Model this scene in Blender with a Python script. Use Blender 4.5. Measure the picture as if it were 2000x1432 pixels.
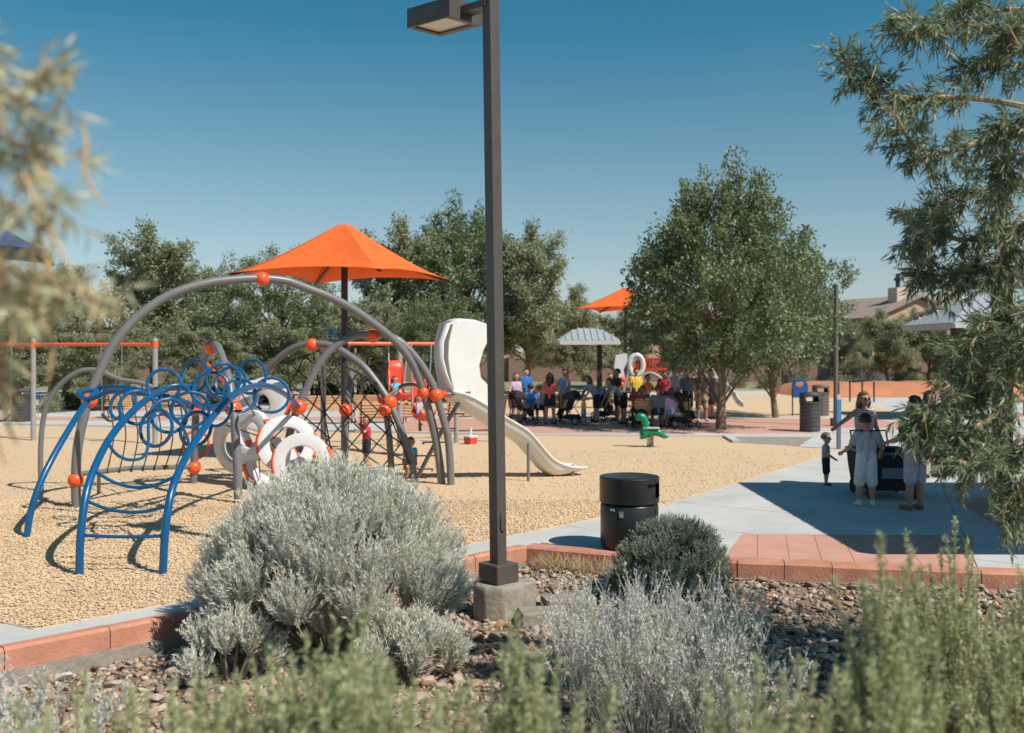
import bpy, math, random
import numpy as np
from mathutils import Vector, Matrix
random.seed(7); RNG = np.random.default_rng(7)
for o in list(bpy.data.objects): bpy.data.objects.remove(o)
S = bpy.context.scene; COL = S.collection
PI = math.pi; R = math.radians
# ------------------------------------------------------------------ camera, sky, sun, exposure
CH = 2.35                                   # eye height over the play area; the planter mound lifts the camera
cd = bpy.data.cameras.new('camera'); cam = bpy.data.objects.new('camera', cd); COL.objects.link(cam)
cam.location = (0, 0, CH); cam.rotation_euler = (R(90), 0, 0)
cd.sensor_width = 36; cd.lens = 36; cd.shift_y = -0.0155; cd.clip_start = .05; cd.clip_end = 2000
cd.dof.use_dof = True; cd.dof.focus_distance = 10.8; cd.dof.aperture_fstop = 1.9
S.camera = cam
SUNV = Vector((.70, -.52, 1.0)).normalized()
w = bpy.data.worlds.new('World'); S.world = w; w.use_nodes = True
nt = w.node_tree; nt.nodes.clear()
sky = nt.nodes.new('ShaderNodeTexSky'); sky.sky_type = 'NISHITA'; sky.sun_disc = False
sky.sun_elevation = math.asin(SUNV.z); sky.sun_rotation = math.atan2(SUNV.x, SUNV.y)
sky.altitude = 1600; sky.air_density = 1.0; sky.dust_density = 1.1; sky.ozone_density = 2.2
hs = nt.nodes.new('ShaderNodeHueSaturation'); hs.inputs['Hue'].default_value = .468; tcw = nt.nodes.new('ShaderNodeTexCoord'); sx = nt.nodes.new('ShaderNodeSeparateXYZ'); mrw = nt.nodes.new('ShaderNodeMapRange')   # clear deep blue above, paler air low down
mrw.inputs[1].default_value = .05; mrw.inputs[2].default_value = .30; mrw.inputs[3].default_value = .72; mrw.inputs[4].default_value = 1.33
nt.links.new(tcw.outputs['Generated'], sx.inputs[0]); nt.links.new(sx.outputs['Z'], mrw.inputs[0]); nt.links.new(mrw.outputs[0], hs.inputs['Saturation'])
bg = nt.nodes.new('ShaderNodeBackground'); bg.inputs[1].default_value = .070
out = nt.nodes.new('ShaderNodeOutputWorld')
nt.links.new(sky.outputs[0], hs.inputs['Color']); nt.links.new(hs.outputs[0], bg.inputs[0]); nt.links.new(bg.outputs[0], out.inputs[0])
sl = bpy.data.lights.new('sun', 'SUN'); sun = bpy.data.objects.new('sun', sl); COL.objects.link(sun)
sl.energy = 4.3; sl.angle = R(.53); sl.color = (1, .93, .82)
sun.rotation_euler = SUNV.to_track_quat('Z', 'Y').to_euler(); sun.location = (20, -10, 30)
S.view_settings.view_transform = 'Standard'; S.view_settings.look = 'None'
S.view_settings.exposure = 0.36; S.view_settings.gamma = 1.0; S.view_settings.use_curve_mapping = False
S.render.engine = 'CYCLES'; S.cycles.max_bounces = 6; S.cycles.transparent_max_bounces = 6

# ------------------------------------------------------------------ photo pixel -> world helpers (2000 px wide frame)
def W(px, py, D): return Vector(((px-1000)/2000*D, D, CH-(py-685)/2000*D))
def G(px, py, z=0.0):
    D = 2000*(CH-z)/(py-685); return Vector(((px-1000)/2000*D, D, z))
def PL(px, py, P, Q):                        # ray met with the upright plane over ground line P-Q
    a = (px-1000)/2000; dx, dy = Q[0]-P[0], Q[1]-P[1]
    t = (a*P[1]-P[0])/(dx-a*dy); return W(px, py, P[1]+t*dy)

# ------------------------------------------------------------------ materials
MATS = {}
def M(name, col, rough=.6, metal=0., var=0., vscale=6., col2=None, bump=0., bscale=60., island=None, transl=0., spec=.5):
    if name in MATS: return MATS[name]
    m = bpy.data.materials.new(name); m.use_nodes = True; n = m.node_tree.nodes; L = m.node_tree.links
    b = n['Principled BSDF']; b.inputs['Roughness'].default_value = rough; b.inputs['Metallic'].default_value = metal
    b.inputs['Specular IOR Level'].default_value = spec
    col = tuple(col)+(1,)
    src = None
    tc = n.new('ShaderNodeTexCoord')
    if island:
        g = n.new('ShaderNodeNewGeometry'); cr = n.new('ShaderNodeValToRGB'); cr.color_ramp.elements.remove(cr.color_ramp.elements[0])
        e0 = cr.color_ramp.elements[0]; e0.position = 0; e0.color = tuple(island[0])+(1,)
        for i, c in enumerate(island[1:], 1):
            e = cr.color_ramp.elements.new(i/(len(island)-1)); e.color = tuple(c)+(1,)
        L.new(g.outputs['Random Per Island'], cr.inputs[0]); src = cr.outputs[0]
    if var or col2:
        nz = n.new('ShaderNodeTexNoise'); nz.inputs['Scale'].default_value = vscale; nz.inputs['Detail'].default_value = 8; nz.inputs['Roughness'].default_value = .65
        L.new(tc.outputs['Object'], nz.inputs['Vector'])
        mx = n.new('ShaderNodeMix'); mx.data_type = 'RGBA'
        mr = n.new('ShaderNodeMapRange'); mr.inputs[1].default_value = .35; mr.inputs[2].default_value = .65
        L.new(nz.outputs[0], mr.inputs[0]); L.new(mr.outputs[0], mx.inputs[0])
        c2 = tuple(col2)+(1,) if col2 else tuple(c*(1+var) for c in col[:3])+(1,)
        c1 = col if col2 else tuple(c*(1-var) for c in col[:3])+(1,)
        mx.inputs[6].default_value = c1; mx.inputs[7].default_value = c2
        if src is not None:
            mu = n.new('ShaderNodeMix'); mu.data_type = 'RGBA'; mu.blend_type = 'MULTIPLY'; mu.inputs[0].default_value = 1
            L.new(src, mu.inputs[6]); mx.inputs[6].default_value = (1-var,)*3+(1,); mx.inputs[7].default_value = (1+var,)*3+(1,)
            L.new(mx.outputs[2], mu.inputs[7]); src = mu.outputs[2]
        else: src = mx.outputs[2]
    if src is None: b.inputs['Base Color'].default_value = col
    else: L.new(src, b.inputs['Base Color'])
    if bump:
        nb = n.new('ShaderNodeTexNoise'); nb.inputs['Scale'].default_value = bscale; nb.inputs['Detail'].default_value = 5
        L.new(tc.outputs['Object'], nb.inputs['Vector'])
        bp = n.new('ShaderNodeBump'); bp.inputs['Strength'].default_value = bump; bp.inputs['Distance'].default_value = .02
        L.new(nb.outputs[0], bp.inputs['Height']); L.new(bp.outputs[0], b.inputs['Normal'])
    if transl:
        t = n.new('ShaderNodeBsdfTranslucent'); ms = n.new('ShaderNodeMixShader'); ms.inputs[0].default_value = transl
        if src is None: t.inputs[0].default_value = col
        else: L.new(src, t.inputs[0])
        L.new(b.outputs[0], ms.inputs[1]); L.new(t.outputs[0], ms.inputs[2]); L.new(ms.outputs[0], n['Material Output'].inputs[0])
    MATS[name] = m; return m
concrete = M('concrete', (.48, .48, .47), .9, var=.11, vscale=.8, bump=.15, bscale=90)
concrete_old = M('concrete_old', (.28, .25, .215), .9, var=.22, vscale=5, bump=.5, bscale=25)
redcon = M('red_concrete', (.52, .285, .22), .9, var=.10, vscale=2.5, bump=.2, bscale=80)
redblock = M('red_block', (.49, .225, .15), .9, var=.16, vscale=4, bump=.35, bscale=45)
dirt = M('dirt', (.20, .14, .095), 1, var=.25, vscale=2, bump=.5, bscale=30)
farground = M('far_ground', (.30, .25, .16), 1, col2=(.16, .19, .09), vscale=.12, bump=.2, bscale=8)
mulch = M('mulch', (.66, .495, .325), 1, col2=(.52, .375, .23), vscale=26, bump=.55, bscale=60)
chipm = M('wood_chip', (.6, .4, .2), .9, var=.13, vscale=.55, island=[(.71, .525, .335), (.66, .48, .295), (.75, .585, .405), (.59, .40, .235), (.69, .505, .315)])
rockm = M('gravel', (.4, .3, .25), .9, island=[(.34, .26, .20), (.46, .38, .31), (.22, .155, .11), (.38, .26, .17), (.18, .145, .12), (.52, .46, .39), (.33, .20, .12), (.26, .20, .15)], var=.15, vscale=30, bump=.3, bscale=60)
gray = M('grey_powder_coat', (.165, .16, .162), .38, var=.06, vscale=9)
graylt = M('light_grey_post', (.30, .295, .30), .4, var=.06, vscale=6)
orange = M('orange_plastic', (.83, .105, .025), .28, var=.04, vscale=5)
orangebeam = M('orange_beam', (.78, .12, .045), .4, var=.06, vscale=5)
blue = M('blue_coated_steel', (.004, .085, .225), .3, var=.1, vscale=6)
white = M('pale_plastic', (.66, .66, .67), .42, var=.05, vscale=3)
slidem = M('slide_plastic', (.70, .69, .68), .35, var=.04, vscale=2)
rope = M('black_rope', (.02, .02, .022), .8)
fabric = M('orange_shade_cloth', (.90, .19, .035), .85, var=.05, vscale=3, transl=.28, bump=.1, bscale=300)
bluefab = M('blue_shade_cloth', (.02, .09, .25), .85, var=.05, vscale=3, transl=.2)
bronze = M('bronze_paint', (.085, .073, .066), .38, var=.12, vscale=7, bump=.05, bscale=200)
lens = M('lamp_lens', (.75, .70, .6), .25)
black = M('black_paint', (.016, .017, .019), .34, var=.25, vscale=4)
blackm = M('black_matte', (.012, .012, .014), .75)
darkcan = M('dark_grey_can', (.05, .052, .055), .55, var=.15, vscale=8)
bluepl = M('blue_plastic', (.01, .08, .32), .4, var=.08)
steel = M('zinc', (.5, .5, .5), .35, .8)
woodslat = M('bench_wood', (.60, .35, .18), .6, var=.18, vscale=7)
roofm = M('metal_roof', (.50, .53, .56), .42, .35, var=.07, vscale=1.5)
fascia = M('fascia', (.55, .54, .52), .6, var=.06)
darkpost = M('dark_post', (.028, .024, .022), .5)
bark = M('bark', (.21, .15, .10), .95, var=.3, vscale=9, bump=.8, bscale=30)
barklt = M('willow_bark', (.36, .26, .17), .9, var=.25, vscale=12, bump=.5, bscale=40)
leafA = M('elm_leaf', (.1, .13, .05), .55, island=[(.23, .26, .14), (.30, .33, .19), (.18, .21, .11), (.37, .39, .25), (.26, .29, .16)], transl=.3)
leafG = M('bright_elm_leaf', (.1, .13, .05), .5, island=[(.13, .175, .075), (.18, .23, .105), (.10, .14, .06), (.24, .285, .15), (.155, .20, .09)], transl=.22)
leafB = M('willow_leaf', (.1, .13, .05), .5, island=[(.15, .20, .10), (.24, .30, .165), (.10, .14, .07), (.34, .37, .235), (.18, .245, .12)], transl=.3)
leafC = M('pale_willow_leaf', (.1, .13, .05), .6, island=[(.62, .58, .38), (.50, .53, .31), (.70, .58, .38), (.44, .48, .28), (.66, .62, .44)], transl=.3)
podm = M('seed_pod', (.50, .33, .17), .8, var=.2, vscale=8)
sagem = M('sage_leaf', (.4, .4, .3), .8, island=[(.70, .71, .62), (.78, .78, .71), (.62, .63, .53), (.73, .72, .62), (.82, .81, .75)], transl=.25)
sagewood = M('sage_wood', (.33, .25, .18), .95, var=.3, vscale=15)
junim = M('dark_needle', (.1, .12, .08), .7, island=[(.18, .22, .16), (.26, .30, .23), (.34, .38, .30), (.14, .175, .12)], transl=.12)
rosem = M('rosemary_needle', (.2, .25, .12), .6, island=[(.44, .50, .25), (.54, .58, .33), (.35, .41, .19), (.60, .62, .40), (.47, .52, .29)], transl=.3)
rsagem = M('pale_stem', (.55, .54, .5), .8, island=[(.68, .68, .61), (.58, .61, .50), (.76, .74, .69), (.50, .54, .41)], transl=.2)
lavm = M('lavender_floret', (.42, .37, .55), .8, island=[(.52, .46, .62), (.62, .57, .70), (.45, .39, .55)], transl=.1)
drym = M('dry_grass', (.55, .42, .25), .9, island=[(.60, .46, .28), (.50, .37, .2), (.68, .56, .38)], transl=.2)
farshrub = M('far_shrub_leaf', (.2, .25, .12), .8, island=[(.22, .26, .14), (.30, .33, .20), (.16, .19, .09), (.36, .37, .25)], transl=.2)
farlav = M('far_lavender', (.3, .27, .36), .8, island=[(.34, .30, .42), (.26, .27, .22), (.42, .38, .48), (.30, .32, .24)], transl=.2)
hedgem = M('hedge_leaf', (.07, .1, .04), .7, island=[(.06, .085, .04), (.10, .13, .06), (.045, .06, .03)], transl=.2)
stucco = M('tan_stucco', (.45, .31, .215), .95, var=.06, vscale=2)
stucco2 = M('pale_stucco', (.58, .47, .37), .95, var=.06, vscale=2)
tileroof = M('brown_tile_roof', (.30, .235, .20), .9, var=.15, vscale=3)
glass = M('window_glass', (.03, .04, .05), .1)
terra = M('terracotta_bank', (.50, .205, .10), .95, col2=(.40, .17, .09), vscale=1.2, bump=.4, bscale=12)
wallbrown = M('brown_block_wall', (.24, .15, .115), .95, var=.12, vscale=3)
green = M('green_plastic', (.0, .20, .10), .35, var=.06)
rubber = M('rubber', (.015, .015, .016), .8)
redpl = M('red_plastic', (.62, .045, .025), .4, var=.05)
skinA = M('skin_light', (.52, .30, .21), .55, var=.06, vscale=10)
skinB = M('skin_tan', (.40, .215, .14), .55, var=.06, vscale=10)
hairD = M('dark_hair', (.02, .014, .011), .5, var=.4, vscale=60)
hairB = M('brown_hair', (.12, .07, .042), .5, var=.4, vscale=60)
def cloth(n, c, var=.12): return M('cloth_'+n, c, .9, var=var, vscale=14, bump=.8, bscale=16)

# ------------------------------------------------------------------ mesh helpers
class MB:
    def __init__(s): s.v = []; s.f = []; s.m = []
    def add(s, vs, fs, mi=0):
        o = len(s.v); s.v += [tuple(p) for p in vs]; s.f += [tuple(i+o for i in f) for f in fs]; s.m += [mi]*len(fs); return s
    def box(s, c, d, rz=0, mi=0, rot=None):
        x, y, z = d[0]/2, d[1]/2, d[2]/2
        mt = rot if rot is not None else Matrix.Rotation(rz, 3, 'Z'); c = Vector(c)
        vs = [c+mt @ Vector((sx*x, sy*y, sz*z)) for sz in (-1, 1) for sx, sy in ((-1, -1), (1, -1), (1, 1), (-1, 1))]
        return s.add(vs, [(3, 2, 1, 0), (4, 5, 6, 7), (0, 1, 5, 4), (1, 2, 6, 5), (2, 3, 7, 6), (3, 0, 4, 7)], mi)
    def bar(s, a, b, wx, wy=None, mi=0):
        a, b = Vector(a), Vector(b); q = (b-a).to_track_quat('Z', 'X').to_matrix()
        return s.box((a+b)/2, (wx, wy or wx, (b-a).length), mi=mi, rot=q)
    def tube(s, pts, r, seg=10, closed=False, smooth=0, mi=0, caps=True):
        P = [Vector(p) for p in pts]
        if smooth:
            P2 = []; n = len(P); rr = []
            rng = range(n if closed else n-1)
            for i in rng:
                g = lambda k: P[k % n] if closed else P[max(0, min(n-1, k))]
                p0, p1, p2, p3 = g(i-1), g(i), g(i+1), g(i+2)
                for k in range(smooth):
                    t = k/smooth
                    P2.append(.5*((2*p1)+(-p0+p2)*t+(2*p0-5*p1+4*p2-p3)*t*t+(-p0+3*p1-3*p2+p3)*t**3))
                    if not np.isscalar(r): rr.append(r[i]*(1-t)+r[(i+1) % n]*t)
            if not closed:
                P2.append(P[-1])
                if not np.isscalar(r): rr.append(r[-1])
            P = P2
            if not np.isscalar(r): r = rr
        n = len(P); vs = []; up = None
        for i in range(n):
            if closed: t = P[(i+1) % n]-P[i-1]
            else: t = P[min(i+1, n-1)]-P[max(i-1, 0)]
            t = t.normalized() if t.length > 1e-9 else Vector((0, 0, 1))
            if up is None: up = t.orthogonal().normalized()
            else:
                up = up-t*up.dot(t); up = up.normalized() if up.length > 1e-6 else t.orthogonal().normalized()
            b = t.cross(up); rad = r if np.isscalar(r) else r[i]
            for k in range(seg):
                a = 2*PI*k/seg; vs.append(P[i]+(up*math.cos(a)+b*math.sin(a))*rad)
        fs = []
        for i in range(n if closed else n-1):
            j = (i+1) % n
            for k in range(seg):
                k2 = (k+1) % seg; fs.append((i*seg+k, i*seg+k2, j*seg+k2, j*seg+k))
        if caps and not closed:
            fs.append(tuple(range(seg-1, -1, -1))); fs.append(tuple((n-1)*seg+k for k in range(seg)))
        return s.add(vs, fs, mi)
    def lathe(s, prof, seg=24, c=(0, 0, 0), mi=0, mat=None):
        vs = []; n = len(prof); c = Vector(c)
        for r_, z in prof:
            for k in range(seg):
                a = 2*PI*k/seg; p = Vector((r_*math.cos(a), r_*math.sin(a), z)); vs.append(c+(mat @ p if mat is not None else p))
        fs = [(i*seg+k, i*seg+(k+1) % seg, (i+1)*seg+(k+1) % seg, (i+1)*seg+k) for i in range(n-1) for k in range(seg)]
        return s.add(vs, fs, mi)
    def ball(s, c, r, seg=20, sc=(1, 1, 1), mi=0):
        n = seg//2; c = Vector(c)
        vs = [c+Vector((0, 0, -r*sc[2]))]
        for i in range(1, n):
            a = -PI/2+PI*i/n
            for k in range(seg): vs.append(c+Vector((r*sc[0]*math.cos(a)*math.cos(2*PI*k/seg), r*sc[1]*math.cos(a)*math.sin(2*PI*k/seg), r*sc[2]*math.sin(a))))
        vs.append(c+Vector((0, 0, r*sc[2]))); fs = []
        for k in range(seg): fs.append((0, 1+(k+1) % seg, 1+k))
        for i in range(n-2):
            for k in range(seg): a0 = 1+i*seg; fs.append((a0+k, a0+(k+1) % seg, a0+seg+(k+1) % seg, a0+seg+k))
        a0 = 1+(n-2)*seg
        for k in range(seg): fs.append((a0+k, a0+(k+1) % seg, len(vs)-1))
        return s.add(vs, fs, mi)
    def prism(s, poly, z0, z1, mi=0):
        n = len(poly); vs = [(p[0], p[1], z0) for p in poly]+[(p[0], p[1], z1) for p in poly]
        a = sum(poly[i][0]*poly[(i+1) % n][1]-poly[(i+1) % n][0]*poly[i][1] for i in range(n))
        fs = [tuple(range(n-1, -1, -1)), tuple(range(n, 2*n))]+[(i, (i+1) % n, n+(i+1) % n, n+i) for i in range(n)]
        if a < 0: fs = [tuple(reversed(f)) for f in fs]
        return s.add(vs, fs, mi)
    def grid(s, rows, mi=0):
        n, m = len(rows), len(rows[0]); vs = [p for r_ in rows for p in r_]
        return s.add(vs, [(i*m+j, i*m+j+1, (i+1)*m+j+1, (i+1)*m+j) for i in range(n-1) for j in range(m-1)], mi)
def rootloc(p):
    l = Vector((0, 0, 0))
    while p is not None: l += p.location; p = p.parent
    return l
def link(name, me, parent=None):
    o = bpy.data.objects.new(name, me); COL.objects.link(o)
    if parent: o.parent = parent
    return o
def part(name, mb, mat, parent=None, smooth=True, kind=None, label=None, origin=None):
    off = rootloc(parent) if parent else (Vector(origin) if origin else Vector((0, 0, 0)))
    me = bpy.data.meshes.new(name); me.from_pydata([(v[0]-off.x, v[1]-off.y, v[2]-off.z) for v in mb.v], [], mb.f)
    mats = mat if isinstance(mat, (list, tuple)) else [mat]
    for m_ in mats: me.materials.append(m_)
    if len(mats) > 1: me.polygons.foreach_set('material_index', mb.m)
    if smooth:
        me.polygons.foreach_set('use_smooth', [True]*len(mb.f))
        try: me.set_sharp_from_angle(angle=R(38))
        except Exception: pass
    me.update(); o = link(name, me, parent)
    if not parent and origin: o.location = origin
    if kind: o['kind'] = kind
    if label: o['label'] = label
    return o
def tag(o, label, cat, group=None):
    o['label'] = label; o['category'] = cat
    if group: o['group'] = group
    return o
def thing(name, label, cat, loc=(0, 0, 0), group=None):
    o = link(name, None); o.location = loc; o.empty_display_size = .2
    return tag(o, label, cat, group)
def copytree(o, parent=None):
    c = o.copy(); COL.objects.link(c)
    if parent: c.parent = parent
    for ch in list(o.children): copytree(ch, c)
    return c
def struct(name, mb, mat, smooth=False, kind='structure'): return part(name, mb, mat, None, smooth, kind)
def npmesh(name, V, F, mats, parent=None, kind=None, origin=None, mi=None, smooth=False):
    """V (n,3); F (k,m) all faces the same size"""
    off = np.array(rootloc(parent)) if parent else np.array(origin if origin is not None else (0, 0, 0))
    me = bpy.data.meshes.new(name); F = np.asarray(F, np.int32); k, m = F.shape
    me.vertices.add(len(V)); me.vertices.foreach_set('co', (np.asarray(V)-off).astype(np.float32).ravel())
    me.loops.add(k*m); me.loops.foreach_set('vertex_index', F.ravel())
    me.polygons.add(k); me.polygons.foreach_set('loop_start', np.arange(0, k*m, m, dtype=np.int32)); me.polygons.foreach_set('loop_total', np.full(k, m, np.int32))
    for q in (mats if isinstance(mats, (list, tuple)) else [mats]): me.materials.append(q)
    if mi is not None: me.polygons.foreach_set('material_index', np.asarray(mi, np.int32))
    if smooth: me.polygons.foreach_set('use_smooth', np.ones(k, bool))
    me.update(calc_edges=True); o = link(name, me, parent)
    if not parent and origin is not None: o.location = origin
    if kind: o['kind'] = kind
    return o
def unit(a): return a/np.maximum(np.linalg.norm(a, axis=-1, keepdims=True), 1e-9)
def leaves(P, Dv, L, Wd, bend=0.0, rng=RNG):
    """diamond leaves: base points P, directions Dv, lengths L, widths Wd -> V, F"""
    n = len(P); Dv = unit(Dv); rv = unit(rng.normal(size=(n, 3))); side = unit(np.cross(Dv, rv)); nrm = np.cross(side, Dv)
    L = np.broadcast_to(L, (n,))[:, None]; Wd = np.broadcast_to(Wd, (n,))[:, None]
    mid = P+Dv*L*.45+nrm*L*bend; tip = P+Dv*L
    V = np.stack([P, mid+side*Wd*.5, tip, mid-side*Wd*.5], 1).reshape(-1, 3)
    F = np.arange(n*4).reshape(n, 4)
    return V, F
def merge(parts):
    V = []; F = []; o = 0
    for v, f in parts: V.append(v); F.append(f+o); o += len(v)
    return np.concatenate(V), np.concatenate(F)
def inpoly(x, y, poly):
    c = np.zeros(len(x), bool); n = len(poly)
    for i in range(n):
        x1, y1 = poly[i][:2]; x2, y2 = poly[(i+1) % n][:2]
        if y1 == y2: continue
        c ^= ((y1 > y) != (y2 > y)) & (x < (x2-x1)*(y-y1)/(y2-y1)+x1)
    return c
def cut(poly, p, n):                          # keep the side where (q-p).n >= 0
    o = []
    for i in range(len(poly)):
        a, b = poly[i], poly[(i+1) % len(poly)]
        da = (a[0]-p[0])*n[0]+(a[1]-p[1])*n[1]; db = (b[0]-p[0])*n[0]+(b[1]-p[1])*n[1]
        if da >= 0: o.append(a)
        if (da > 0 > db) or (da < 0 < db): t = da/(da-db); o.append((a[0]+(b[0]-a[0])*t, a[1]+(b[1]-a[1])*t))
    return o
def slice_poly(polys, p, d, gap=.013):        # cut all polys with a joint of a given width
    l = math.hypot(*d); n = (-d[1]/l, d[0]/l); res = []
    for q in polys:
        for sgn in (1, -1):
            nn = (n[0]*sgn, n[1]*sgn); r_ = cut(q, (p[0]+nn[0]*gap/2, p[1]+nn[1]*gap/2), nn)
            if len(r_) > 2:
                a = abs(sum(r_[i][0]*r_[(i+1) % len(r_)][1]-r_[(i+1) % len(r_)][0]*r_[i][1] for i in range(len(r_))))/2
                if a > .003: res.append(r_)
    return res

# ------------------------------------------------------------------ ground, planter terrain, walkway, mulch
CURB = [(-10., 2.0), (-4.0, 8.06), (.17, 12.27), (1.175, 11.80), (2.5, 11.38), (4.97, 10.85), (9.5, 10.1), (16, 9.2)]
cx_, cy_ = [c[0] for c in CURB], [c[1] for c in CURB]
def curb_y(x): return np.interp(x, cx_, cy_)
def terr(x, y):
    d = np.sqrt((np.asarray(x)*.8)**2+np.asarray(y)**2)
    t = np.clip((7.6-d)/(7.6-2.6), 0, 1); t = t*t*(3-2*t)
    k = np.clip((np.asarray(x)+.1)/.6, 0, 1)*np.clip((np.asarray(y)-curb_y(x)+1.6)/1.3, 0, 1)
    return -.30+.115*k+1.03*t+.03*np.sin(np.asarray(x)*2.1+1)*np.sin(np.asarray(y)*1.7)
mb = MB(); mb.add([(-900, -300, -.42), (900, -300, -.42), (900, 1500, -.42), (-900, 1500, -.42)], [(0, 1, 2, 3)])
struct('ground', mb, farground)
mb = MB(); mb.prism([(-70, 58), (60, 58), (150, 400), (-150, 400)], -.3, -.02); struct('ground_lawn', mb, farground)
# planter bed
nx, ny = 90, 70; xs = np.linspace(-9, 15, nx); rows = []
tt = np.linspace(0, 1, ny)
for t in tt:
    r_ = []
    for x in xs:
        y1 = float(curb_y(x))-.08; y0 = -4.0; y = y0+(y1-y0)*t; r_.append((x, y, float(terr(x, y))))
    rows.append(r_)
mb = MB(); mb.grid(rows); struct('planter_bed', mb, dirt, True)
# sub-base under the slabs
base_poly = [(-45, 12), (-8.9, 3.3)]+CURB[1:]+[(60, 8), (60, 60), (-60, 60)]
base_poly = [(-60, 25), (-9.0, 3.15)]+[c for c in CURB[1:]]+[(60, 9), (60, 60), (-60, 60)]
mb = MB(); mb.prism([(p[0], p[1]+.10) for p in base_poly], -.40, -.012); struct('walkway_base', mb, concrete_old)
# concrete slabs of the near walkway
def lerpc(x, off): return (x, float(curb_y(x))+off)
walk = link('walkway', None); walk['kind'] = 'structure'
left = [(-9.0, 3.20), (-4.0, 8.225), (.0, 12.27), (.35, 12.55), (4.4, 18.8), (-12, 18.8), (-16, 8)]
right = [(.35, 12.55), (1.2, 12.06), (2.5, 11.65), (5.0, 11.12), (9.5, 10.4), (15.5, 9.6), (15.5, 27.9), (8.2, 27.9), (4.4, 18.81)]
pl = [left]
for k in range(9): pl = slice_poly(pl, (-8.0+k*1.75, 5.0+k*1.75), (1, -1))
pr = [right]
pr = slice_poly(pr, (3.0, 13.2), (2.35, 3.05)); pr = slice_poly(pr, (4.99, 10.95), (2.0, 5.5)); pr = slice_poly(pr, (3.0, 13.2), (3.2, -2.4))
for k in (1, 2, 3): pr = slice_poly(pr, (3.0+k*1.15, 13.2+k*1.5), (3.05, -2.35))
for yy in (13.25, 19.5, 23.2): pr = slice_poly(pr, (5, yy), (1, .04))
pr = slice_poly(pr, (9.6, 10), (0.2, 1)); pr = slice_poly(pr, (1.3, 12), (-.8, 1.1))
for q in pl+pr:
    mb = MB(); mb.prism(q, -.10, .0); part('concrete_slab', mb, concrete, walk, False)
mb = MB(); mb.prism([(-60, 28.0), (60, 28.0), (60, 60), (-60, 60)], -.10, -.004); part('far_concrete', mb, concrete, walk, False)
mb = MB(); mb.prism([(8.3, 18.82), (60, 18.8), (60, 27.98), (8.3, 27.98)], -.10, -.006); part('side_concrete', mb, concrete, walk, False)
mb = MB(); mb.prism([(-60, 10), (-9, 10), (-9, 27.98), (-60, 27.98)], -.10, -.006); part('side_concrete', mb, concrete, walk, False)
# red scored slabs by the planter
pav = link('red_paving', None); pav['kind'] = 'structure'
for q in ([(2.44, 11.68), (2.97, 13.10), (5.82, 12.98), (5.0, 11.15)], [(6.37, 12.92), (8.88, 12.62), (9.58, 16.28), (7.04, 16.38)]): mb = MB(); mb.prism(q, -.05, .0018); part('bedding', mb, dirt, pav, False)
rp = [[(2.42, 11.66), (2.95, 13.12), (5.85, 13.0), (5.02, 11.13)]]
for k in range(1, 9): rp = slice_poly(rp, (2.42+k*.36, 11.6), (.36, 1.5), .008)
for q in rp: mb = MB(); mb.prism(q, -.05, .004); part('red_slab', mb, redcon, pav, False)
rp = [[(6.35, 12.9), (8.9, 12.6), (9.6, 16.3), (7.02, 16.4)]]
for k in range(1, 6): rp = slice_poly(rp, (6.3, 12.8+k*.62), (1, -.04), .008)
rp = slice_poly(rp, (7.7, 12.7), (.35, 1), .008)
for q in rp: mb = MB(); mb.prism(q, -.05, .004); part('red_slab', mb, redcon, pav, False)
# far paving of the shaded plaza
for (x0, x1, y0, y1) in ((-3.5, 12.5, 29.2, 35.4), (-60, -3.6, 34.5, 36.3), (-60, -3.6, 40, 42), (12.6, 40, 36, 38)):
    mb = MB(); mb.prism([(x0, y0), (x1, y0), (x1, y1), (x0, y1)], -.05, .002); part('far_red_paving', mb, redcon, pav, False)
mb = MB(); mb.prism([(8.6, 29.3), (11.6, 29.3), (11.6, 31), (8.6, 31)], -.05, .007); part('far_pale_paving', mb, concrete, pav, False)
# mulch beds
MUL = [(-30, 26.0), (-12.0, 13.4), (-4.43, 8.85), (-4.03, 8.62), (-3.04, 9.65), (-.47, 12.47), (2.35, 15.67), (3.98, 18.1), (6.7, 22.4), (7.7, 24.1), (6.6, 25.4), (5.6, 26.0), (5.7, 27.6), (0, 28.1), (-16, 32.2), (-45, 36)]
from mathutils.geometry import tessellate_polygon
def sheet(name, poly, z, mat, kind='structure', bottom=-.03):
    mb = MB(); mb.prism(poly, bottom, z); return struct(name, mb, mat, kind=kind)
sheet('mulch_bed', MUL, .010, mulch)
MUL2 = [(-1.5, 36.2), (4, 36.0), (14.2, 36.6), (15.5, 44), (17, 54), (-6, 57), (-4, 40)]
sheet('far_mulch_bed', MUL2, .010, mulch)
# flush edging of the mulch
mb = MB()
for i in (11, 12, 13):
    a, b = Vector(MUL[i]+(.0,)), Vector(MUL[i+1]+(.0,)); n = (b-a).normalized().cross(Vector((0, 0, 1)))*.2
    mb.prism([(a.x, a.y), (b.x, b.y), (b.x-n.x, b.y-n.y) if False else (b.x+n.x, b.y+n.y), (a.x+n.x, a.y+n.y)], -.03, .07)
struct('mulch_edging', mb, concrete)
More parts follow.
